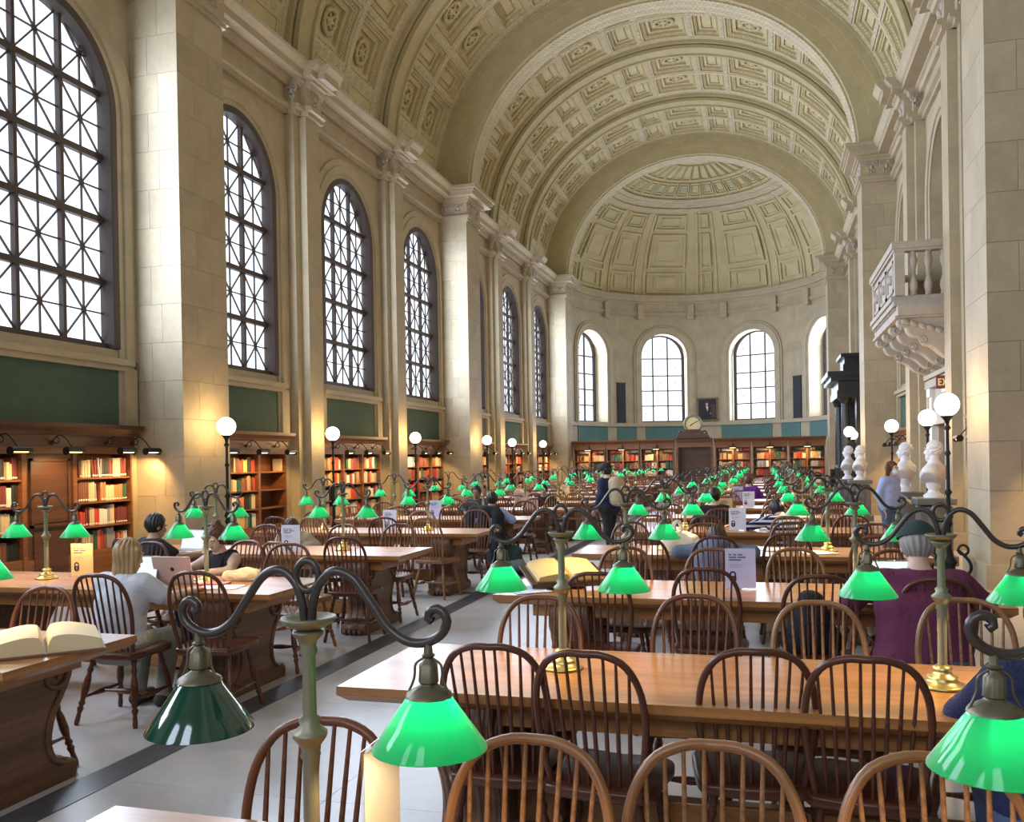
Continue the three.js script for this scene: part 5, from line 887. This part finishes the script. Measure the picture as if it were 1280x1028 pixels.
person({ label: 'dark-haired person in black leaning behind a pink laptop', x: -1.25, z: -17.35, turn: Math.PI, scale: 0.92, lean: 0.35, shirt: CL.black, hair: HAIR.black, skin: 'tan', cell: far });
person({ label: 'dark-haired person in a dark teal top seated beside the globe posts', x: -1.9, z: -15.0, turn: Math.PI, scale: 0.95, lean: 0.2, shirt: CL.teal, hair: HAIR.black, skin: 'brown', cell: far });
person({ label: 'person sprawled in a cream top at a table near the window bookcases', x: -2.1, z: -9.1, turn: Math.PI, scale: 0.9, lean: 0.5, shirt: CL.beige, hair: HAIR.brown, cell: 0.018, headDrop: 0.06 });
person({ label: 'standing person in a navy jacket and cap with a pale backpack in the aisle', pose: 'stand', x: 0.5, z: -14.6, turn: 1.05, scale: 0.925, lean: 0.06, girth: 1.08, shirt: CL.navy, pants: CL.black, shoes: CL.white, hair: HAIR.black, cap: CL.black, cell: 0.018, top: 'jacket', stride: 0.06, headTilt: 0.3,
  arms: [[[-0.27, 1.12, 0.03], [-0.24, 0.9, -0.12]], [[0.27, 1.12, 0.03], [0.25, 0.88, -0.1]]],
  extra: (p, sc, up) => { part(p, 'backpack', sc(boxUV(skinOf([[up(0.12, 0.2, 0.04), up(0.4, 0.19, 0.04), 0.13, 0.12], [up(0.12, 0.2, -0.04), up(0.4, 0.19, -0.04), 0.13, 0.12]], 0.02, 0.04, 0))), CL.beige); } });
person({ label: 'standing person in a pale blue shirt with long brown hair and a face mask', pose: 'stand', x: 4.83, z: -14.9, turn: -2.28, scale: 0.91, lean: 0.02, shirt: CL.lightBlue, pants: CL.denim, hair: HAIR.auburn, hairLong: 0.24, mask: M(0.62, 0.72, 0.85, 0.8), cell: 0.016, headTilt: 0.05,
  arms: [[[-0.25, 1.1, 0.05], [-0.16, 1.02, -0.2]], [[0.25, 1.1, 0.05], [0.2, 0.86, -0.02]]] });
person({ label: 'person in jeans and a blue top seated at the table beside the stacked blue jacket', x: 3.88, z: -3.2, scale: 0.95, lean: 0.1, shirt: CL.navy, pants: CL.denim, hair: HAIR.brown, cell: 0.016 });
// marble busts on pedestals, built from the same head
{
  const chestF = field([[[-0.14, -0.33, 0.0], [0.14, -0.33, 0.0], 0.12, 0.12], [[0, -0.2, 0.02], [0, -0.08, 0.005], 0.085, 0.06], [[-0.2, -0.27, 0.03], [0.2, -0.27, 0.03], 0.085, 0.085], [[-0.2, -0.3, 0.02], [-0.2, -0.42, 0.01], 0.085, 0.08], [[0.2, -0.3, 0.02], [0.2, -0.42, 0.01], 0.085, 0.08], [[0, -0.3, 0.0], [0, -0.48, -0.01], 0.13, 0.1]], 0.06);
  const chest = netMesh((x, y, z) => { let d = chestF(x, y, z); d = Math.max(d, -(y + 0.43 - 1.6 * x * x)); return d + 0.006 * Math.sin(y * 60 + x * 40) * Math.max(0, Math.min(1, -(y + 0.2) * 8)); }, [-0.36, -0.56, -0.2], [0.36, 0.0, 0.22], 0.014);
  const hairB = netMesh((x, y, z) => Math.max(ell(x, y - 0.03, z - 0.02, 0.092, 0.108, 0.104) + 0.006 * Math.sin(x * 120) * Math.sin(y * 110), -Math.max(z + 0.05, y - 0.06)), [-0.12, -0.12, -0.12], [0.12, 0.17, 0.16], 0.008), beard = netMesh((x, y, z) => ell(x, y + 0.1, z + 0.045, 0.055, 0.06, 0.05) + 0.005 * Math.sin(x * 140) * Math.sin(y * 120), [-0.08, -0.19, -0.12], [0.08, -0.02, 0.03], 0.008);
  const bust = (x, z, turn, h, label, bearded, sc = 1.12) => {
    const o = thing('marble_bust', label, 'bust', [x, h, z], turn, 'marble busts'), S = (g) => g.clone().scale(sc, sc, sc).translate(0, 0.62 * sc, 0);
    part(o, 'head', S(merge([headGeoFine.clone(), ...(bearded ? [beard] : [])])), MAT.marble); part(o, 'hair', S(hairB), MAT.marble); part(o, 'shoulders', S(chest), MAT.marble);
    part(o, 'socle', lathe([[0.14, 0], [0.14, 0.04], [0.09, 0.07], [0.07, 0.12], [0.1, 0.16], [0.11, 0.3]], 16), MAT.marble);
    const pd = thing('pedestal', label.replace(/^.*?bust/, 'veined grey stone pedestal under the bust'), 'pedestal', [x, 0, z], 0, 'bust pedestals'), gm = M(0.17, 0.17, 0.165, 0.35, { map: rep(stoneTex, 2) });
    part(pd, 'base', boxUV(rbox(0.56, 0.14, 0.56, 0.01, 0, 0.07, 0)), gm); part(pd, 'die', boxUV(merge([rbox(0.44, h - 0.24, 0.44, 0.02, 0, h / 2, 0), cyl(0.25, 0.25, h - 0.3, 16, 0, 0.14, 0)])), gm); part(pd, 'cap', boxUV(rbox(0.54, 0.1, 0.54, 0.02, 0, h - 0.05, 0)), gm);
  };
  bust(5.36, -14.35, 1.1, 0.98, 'bearded white marble bust nearest the balcony', true);
  bust(5.28, -16.6, 1.2, 0.98, 'clean-shaven white marble bust before the balcony door', false);
  bust(5.0, -24.3, 1.3, 1.0, 'white marble bust before the pier beyond the balcony', false);
  bust(5.2, -23.4, 1.3, 1.0, 'white marble bust beside the window-lit pier beyond the balcony', true);
}
// ================================================================ THINGS ON AND UNDER THE TABLES
// table signs: a printed sheet in a clear stand
const signTex = (bg) => { const cv = document.createElement('canvas'); cv.width = 160; cv.height = 216; const c = cv.getContext('2d'); c.fillStyle = bg; c.fillRect(0, 0, 160, 216);
  c.fillStyle = '#55557a'; for (const [y, segs] of [[30, [[20, 14], [42, 18], [66, 26]]], [44, [[20, 40], [66, 42]]], [58, [[20, 64]]]]) for (const [x, w] of segs) c.fillRect(x, y, w, 7);
  c.fillStyle = 'rgba(110,110,150,0.45)'; for (let k = 0; k < 3; k++) c.fillRect(24, 84 + k * 8, 78 - k * 9, 3);
  c.strokeStyle = '#15102a'; c.lineWidth = 8; c.beginPath(); c.arc(40, 140, 13, Math.PI, 0); c.lineTo(53, 152); c.moveTo(27, 140); c.lineTo(27, 152); c.stroke(); c.fillStyle = '#15102a'; c.beginPath(); c.ellipse(40, 166, 19, 18, 0, 0, 7); c.fill(); c.fillRect(22, 150, 36, 14); c.fillStyle = bg; c.beginPath(); c.arc(40, 160, 4, 0, 7); c.fill(); c.fillRect(38, 160, 4, 13);
  const t = new THREE.CanvasTexture(cv); t.colorSpace = THREE.SRGBColorSpace; return t; };
const sheetMats = { white: new THREE.MeshStandardMaterial({ map: signTex('#e6e6f2'), roughness: 0.7 }), blue: new THREE.MeshStandardMaterial({ map: signTex('#cfd2f4'), roughness: 0.7 }), yellow: new THREE.MeshStandardMaterial({ map: signTex('#e8c98a'), roughness: 0.7 }) };  // yellow copy has warm lamplight painted into the white sheet
const clear = new THREE.MeshPhysicalMaterial({ transmission: 1, thickness: 0, roughness: 0.02, ior: 1.49 });
const sheetPlane = new THREE.PlaneGeometry(0.196, 0.264);
function addSign(x, z, turn, tone, label) {
  const o = thing('table_sign', label, 'sign', [x, TH, z], turn, 'padlock notices in clear stands');
  part(o, 'base', rbox(0.21, 0.006, 0.09, 0.002, 0, 0.003, 0), clear);
  place(part(o, 'printed_sheet', box(0.196, 0.264, 0.0016), MAT.paper), 0, 0.14, -0.0014);
  place(part(o, 'print', sheetPlane, sheetMats[tone], 'three bold lines and a padlock symbol'), 0, 0.14, 0.0002);
  part(o, 'clear_cover', box(0.204, 0.272, 0.002, 0, 0.142, 0.004), clear);
}
addSign(2.82, -6.1, 0.05, 'blue', 'lilac-white padlock notice in front of the slumped person');
addSign(-1.57, -7.95, 0.1, 'white', 'white padlock notice on the table behind the tank-top person');
addSign(2.66, -10.85, -0.1, 'white', 'white padlock notice beside the striped sweater');
addSign(2.42, -13.3, 0.1, 'yellow', 'padlock notice with lamplight painted in as yellow before the person in the dark jacket');
addSign(2.7, -15.75, 0.0, 'white', 'white padlock notice on the table beyond the one painted lamplight yellow');
addSign(2.45, -18.2, 0.1, 'blue', 'bluish padlock notice just before the purple top');
addSign(-1.95, -13.0, 0.05, 'blue', 'bluish padlock notice on the table left of the light blue shirt');
addSign(-1.62, -10.5, -0.1, 'white', 'white padlock notice behind bow-back chairs near the globe posts');
addSign(-1.95, -17.9, 0.1, 'yellow', 'cream padlock notice near the pink laptop');
addSign(-1.5, -20.3, 0.0, 'yellow', 'cream padlock notice one table beyond the pink laptop');
addSign(-2.3, -5.95, 0.1, 'yellow', 'cream padlock notice beside the blonde person');
addSign(2.165, -1.82, Math.PI + 1.6, 'yellow', 'notice stand turned aside beneath the lit shade of the half-lit lamp');
// laptops, hinge along x, screen towards +z
function laptop(x, z, turn, lidMat, scr, label, open = 0.28) {
  const o = thing('laptop', label, 'laptop', [x, TH, z], turn, 'open laptops');
  part(o, 'keyboard_base', rbox(0.31, 0.014, 0.215, 0.005, 0, 0.007, 0.1075), lidMat); part(o, 'keyboard', box(0.27, 0.001, 0.1, 0, 0.0146, 0.08), MAT.black);
  const lid = part(o, 'lid', rbox(0.31, 0.21, 0.008, 0.003, 0, 0.105, -0.004), lidMat); lid.position.set(0, 0.012, 0); lid.rotation.x = -open;
  part(lid, 'screen', new THREE.PlaneGeometry(0.29, 0.185).translate(0, 0.108, 0.0006), scr, 'bright white screen'); part(lid, 'lid_badge', new THREE.CircleGeometry(0.016, 12).rotateY(Math.PI).translate(0, 0.11, -0.0086), MAT.black);
  return o;
}
const scrMat = new THREE.MeshStandardMaterial({ color: 0x222222, roughness: 0.3 }); scrMat.emissive.setRGB(0.75, 0.85, 0.9); scrMat.emissiveIntensity = 0.85;
const silver = M(0.6, 0.6, 0.62, 0.35, { metalness: 0.4 }), rose = M(0.62, 0.47, 0.42, 0.4, { metalness: 0.3 }), greyLid = M(0.12, 0.12, 0.13, 0.4);
laptop(-1.26, -5.72, Math.PI + 0.1, rose, scrMat, 'rose laptop seen from behind its lid beside a lamp');
laptop(-1.52, -5.62, 0.15, greyLid, scrMat, 'dark laptop with pale screen before the blonde person');
laptop(-2.72, -7.95, -0.15, silver, scrMat, 'silver laptop with white screen before the black T-shirt');
laptop(3.72, -6.0, 0.1, greyLid, scrMat, 'dark-edged laptop before the maroon sweater');
laptop(-1.02, -15.3, Math.PI - 0.1, rose, scrMat, 'pink laptop lid before the leaning dark-haired person');
laptop(-1.85, -17.75, Math.PI, rose, scrMat, 'pink laptop lid one table beyond the other pink laptop');
// open books: cover boards, two page blocks with curved tops
function openBook(label, x, y, z, turn, w, d, h, tiltX, page, cover) {
  const o = thing('open_book', label, 'book', [x, y, z], turn); o.rotation.set(tiltX, turn, 0, 'YXZ');
  part(o, 'cover', rbox(w + 0.02, 0.012, d + 0.02, 0.004, 0, 0.006, 0), cover);
  for (const q of [-1, 1]) {
    const s = new THREE.Shape(); s.moveTo(0.004, 0.012); s.lineTo(w / 2, 0.012); s.lineTo(w / 2 - 0.012, 0.012 + h * 0.62); s.bezierCurveTo(w * 0.34, 0.012 + h * 0.95, w * 0.16, 0.012 + h * 1.25, w * 0.06, 0.012 + h); s.bezierCurveTo(w * 0.03, 0.012 + h * 0.8, 0.01, 0.012 + h * 0.5, 0.004, 0.012);
    const g = extrude(s, d, 0, 8).translate(0, 0, -d / 2); part(o, 'page_block', smooth(q > 0 ? g : mapGeo(g, new THREE.Matrix4().makeScale(-1, 1, 1)), 0.5), page);
  }
  return o;
}
const pageMat = M(0.74, 0.6, 0.36, 0.8), pageLamplit = M(0.7, 0.5, 0.2, 0.8), pageW = M(0.72, 0.7, 0.66, 0.8);  // dictionary pages carry the lamp glow in their yellow colour
openBook('huge open book with cream pages lying across the end of a table', -0.42, TH, -3.58, 0.78, 0.5, 0.4, 0.075, 0, pageMat, M(0.2, 0.1, 0.06, 0.6));
{ // dictionary on a slanted board
  const s = thing('book_stand', 'slanted black board holding an open dictionary on a table', 'stand', [1.62, TH, -6.12], 0.5);
  const pl = part(s, 'slanted_board', rbox(0.56, 0.014, 0.42, 0.004), MAT.woodDark); pl.position.set(0, 0.075, 0); pl.rotation.x = 0.22; part(s, 'support', box(0.4, 0.1, 0.02, 0, 0.05, -0.13), MAT.woodDark); part(s, 'ledge', box(0.56, 0.03, 0.014, 0, 0.03, 0.2), MAT.woodDark);
  openBook('open dictionary with fanned pages on a slanted board', 1.62, TH + 0.083, -6.12, 0.5, 0.46, 0.34, 0.045, 0.22, pageLamplit, M(0.3, 0.16, 0.05, 0.6));
}
single('paper_stack', 'loose white sheets beside the open dictionary', 'paper', merge([xf(box(0.22, 0.004, 0.3), 0, 0.003, 0, 0, 0.2, 0), xf(box(0.21, 0.003, 0.29), 0.02, 0.0075, 0.01, 0, 0.35, 0)]), MAT.paperBlue, [1.42, TH, -5.82], 0.4);
// soft things
const lumpy = (bones, cell, k, amp, fr) => { const f = field(bones, k), [lo, hi] = boundsOf(bones, 0.04); return boxUV(netMesh((x, y, z) => Math.max(f(x, y, z) + amp * Math.sin(x * fr + y * 7) * Math.sin(y * fr * 0.8 + z * 5) * Math.sin(z * fr), -y), lo, hi, cell)); };
{
  const b = thing('plastic_bag', 'white plastic carrier bag with handles on the table beside the slumped person', 'bag', [2.2, TH, -8.42], 0.3), pm = new THREE.MeshPhysicalMaterial({ roughness: 0.6, transmission: 0.35, thickness: 0 }); pm.color.setRGB(0.85, 0.82, 0.68);
  part(b, 'bag_body', lumpy([[[-0.07, 0.08, 0], [0.1, 0.08, 0.02], 0.1, 0.09], [[-0.04, 0.14, 0], [0.07, 0.12, 0], 0.07, 0.06]], 0.012, 0.05, 0.012, 38), pm);
  for (const q of [-1, 1]) part(b, 'bag_handle', tube([[-0.05 + q * 0.02, 0.18, q * 0.03], [-0.04, 0.26, q * 0.045], [0.0, 0.29, q * 0.03], [0.02, 0.25, q * 0.03], [0.03, 0.17, q * 0.02]], 0.012, 18, 5), pm);
  single('crumpled_cloth', 'cream scarf in a heap on the table beside a bow-back chair', 'cloth', lumpy([[[-0.1, 0.03, 0], [0.1, 0.03, 0.02], 0.05, 0.06], [[0, 0.05, -0.03], [0.06, 0.06, 0.02], 0.045, 0.04]], 0.01, 0.03, 0.014, 45), CL.beige, [-0.86, TH, -5.98], 0.4);
  single('notebook', 'pink notebook beside the lamp base', 'notebook', rbox(0.2, 0.02, 0.13, 0.004, 0, 0.01, 0), M(0.65, 0.12, 0.14, 0.6), [-0.92, TH, -5.72], 0.2);
  single('notebook', 'open white notebook before the blonde person', 'notebook', merge([xf(box(0.15, 0.006, 0.21), -0.077, 0.004, 0, 0, 0, 0.03), xf(box(0.15, 0.006, 0.21), 0.077, 0.004, 0, 0, 0, -0.03)]), MAT.paper, [-0.8, TH, -5.6], 0.2);
  const j = thing('jacket', 'black jacket draped over the back of the chair behind the light blue shirt', 'jacket', [-0.86, 0, -12.08]);
  part(j, 'jacket_body', boxUV(skinOf([[[-0.2, 0.9, 0], [0.2, 0.9, 0], 0.06, 0.06], [[-0.16, 0.95, 0], [0.16, 0.95, 0], 0.05, 0.05], [[-0.2, 0.85, 0.04], [-0.2, 0.42, 0.06], 0.07, 0.08], [[0.2, 0.85, 0.04], [0.2, 0.42, 0.06], 0.07, 0.08], [[0, 0.9, 0.04], [0, 0.45, 0.07], 0.08, 0.08]], 0.02, 0.06, 0)), CL.black);
  for (const q of [-1, 1]) part(j, 'sleeve', boxUV(skinOf([[[q * 0.24, 0.86, 0], [q * 0.27, 0.5, 0.03], 0.055, 0.045]], 0.018, 0.03, 0)), CL.black);
  const bp = thing('backpack', 'grey and black backpack on the floor beside the table trestle', 'bag', [-0.48, 0, -12.25], 0.4);
  part(bp, 'pack_body', lumpy([[[0, 0.12, 0], [0, 0.32, 0.02], 0.14, 0.11], [[-0.08, 0.1, 0], [0.08, 0.1, 0], 0.1, 0.1]], 0.018, 0.06, 0.01, 25), CL.teal); part(bp, 'front_pocket', lumpy([[[-0.05, 0.14, 0.12], [0.06, 0.16, 0.12], 0.08, 0.08]], 0.016, 0.04, 0.008, 30), cloth(0.2, 0.24, 0.27)); part(bp, 'carry_loop', tube([[-0.05, 0.42, 0], [-0.03, 0.5, 0], [0.03, 0.5, 0], [0.05, 0.42, 0]], 0.012, 12, 5), CL.black);
  single('folded_jacket', 'bright blue jacket with beige lining bundled on the table', 'jacket', lumpy([[[-0.06, 0.07, 0], [0.2, 0.07, 0.02], 0.085, 0.1], [[0, 0.13, 0], [0.15, 0.13, 0], 0.06, 0.06]], 0.013, 0.05, 0.012, 34), cloth(0.16, 0.28, 0.75), [4.2, TH, -3.5], 0.2);
  single('shoulder_bag', 'black bag on the chair seat below the wall-end lamp shade', 'bag', lumpy([[[-0.08, 0.08, 0], [0.08, 0.08, 0], 0.1, 0.1], [[0, 0.2, 0], [0, 0.3, 0], 0.12, 0.08]], 0.016, 0.05, 0.01, 30), CL.black, [3.24, 0.458, -5.62], 0.2);
}
// papers and closed books lying about
[[3.4, -8.5, 0.2, 'near the striped sweater'], [3.05, -8.75, -0.3, 'behind the slumped person'], [1.75, -10.95, 0.1, 'at the aisle end beyond the plastic bag'], [3.5, -13.4, 0.1, 'near the dark jacket'], [-2.6, -8.2, 0.2, 'beside the silver laptop'], [-2.4, -10.6, 0.4, 'under the cream top'], [3.9, -3.75, -0.2, 'beside the bundled blue jacket'], [-0.9, -13.05, 0.1, 'before the light blue shirt'], [1.9, -15.8, 0.2, 'on a far table beside the aisle']].forEach(([x, z, a, w]) => single('paper_sheet', `white paper sheets ${w}`, 'paper', merge([box(0.21, 0.003, 0.297, 0, 0.002, 0), xf(box(0.21, 0.003, 0.297), 0.05, 0.0055, 0.03, 0, 0.25, 0)]), MAT.paper, [x, TH, z], a));
renderer.render(scene, camera);
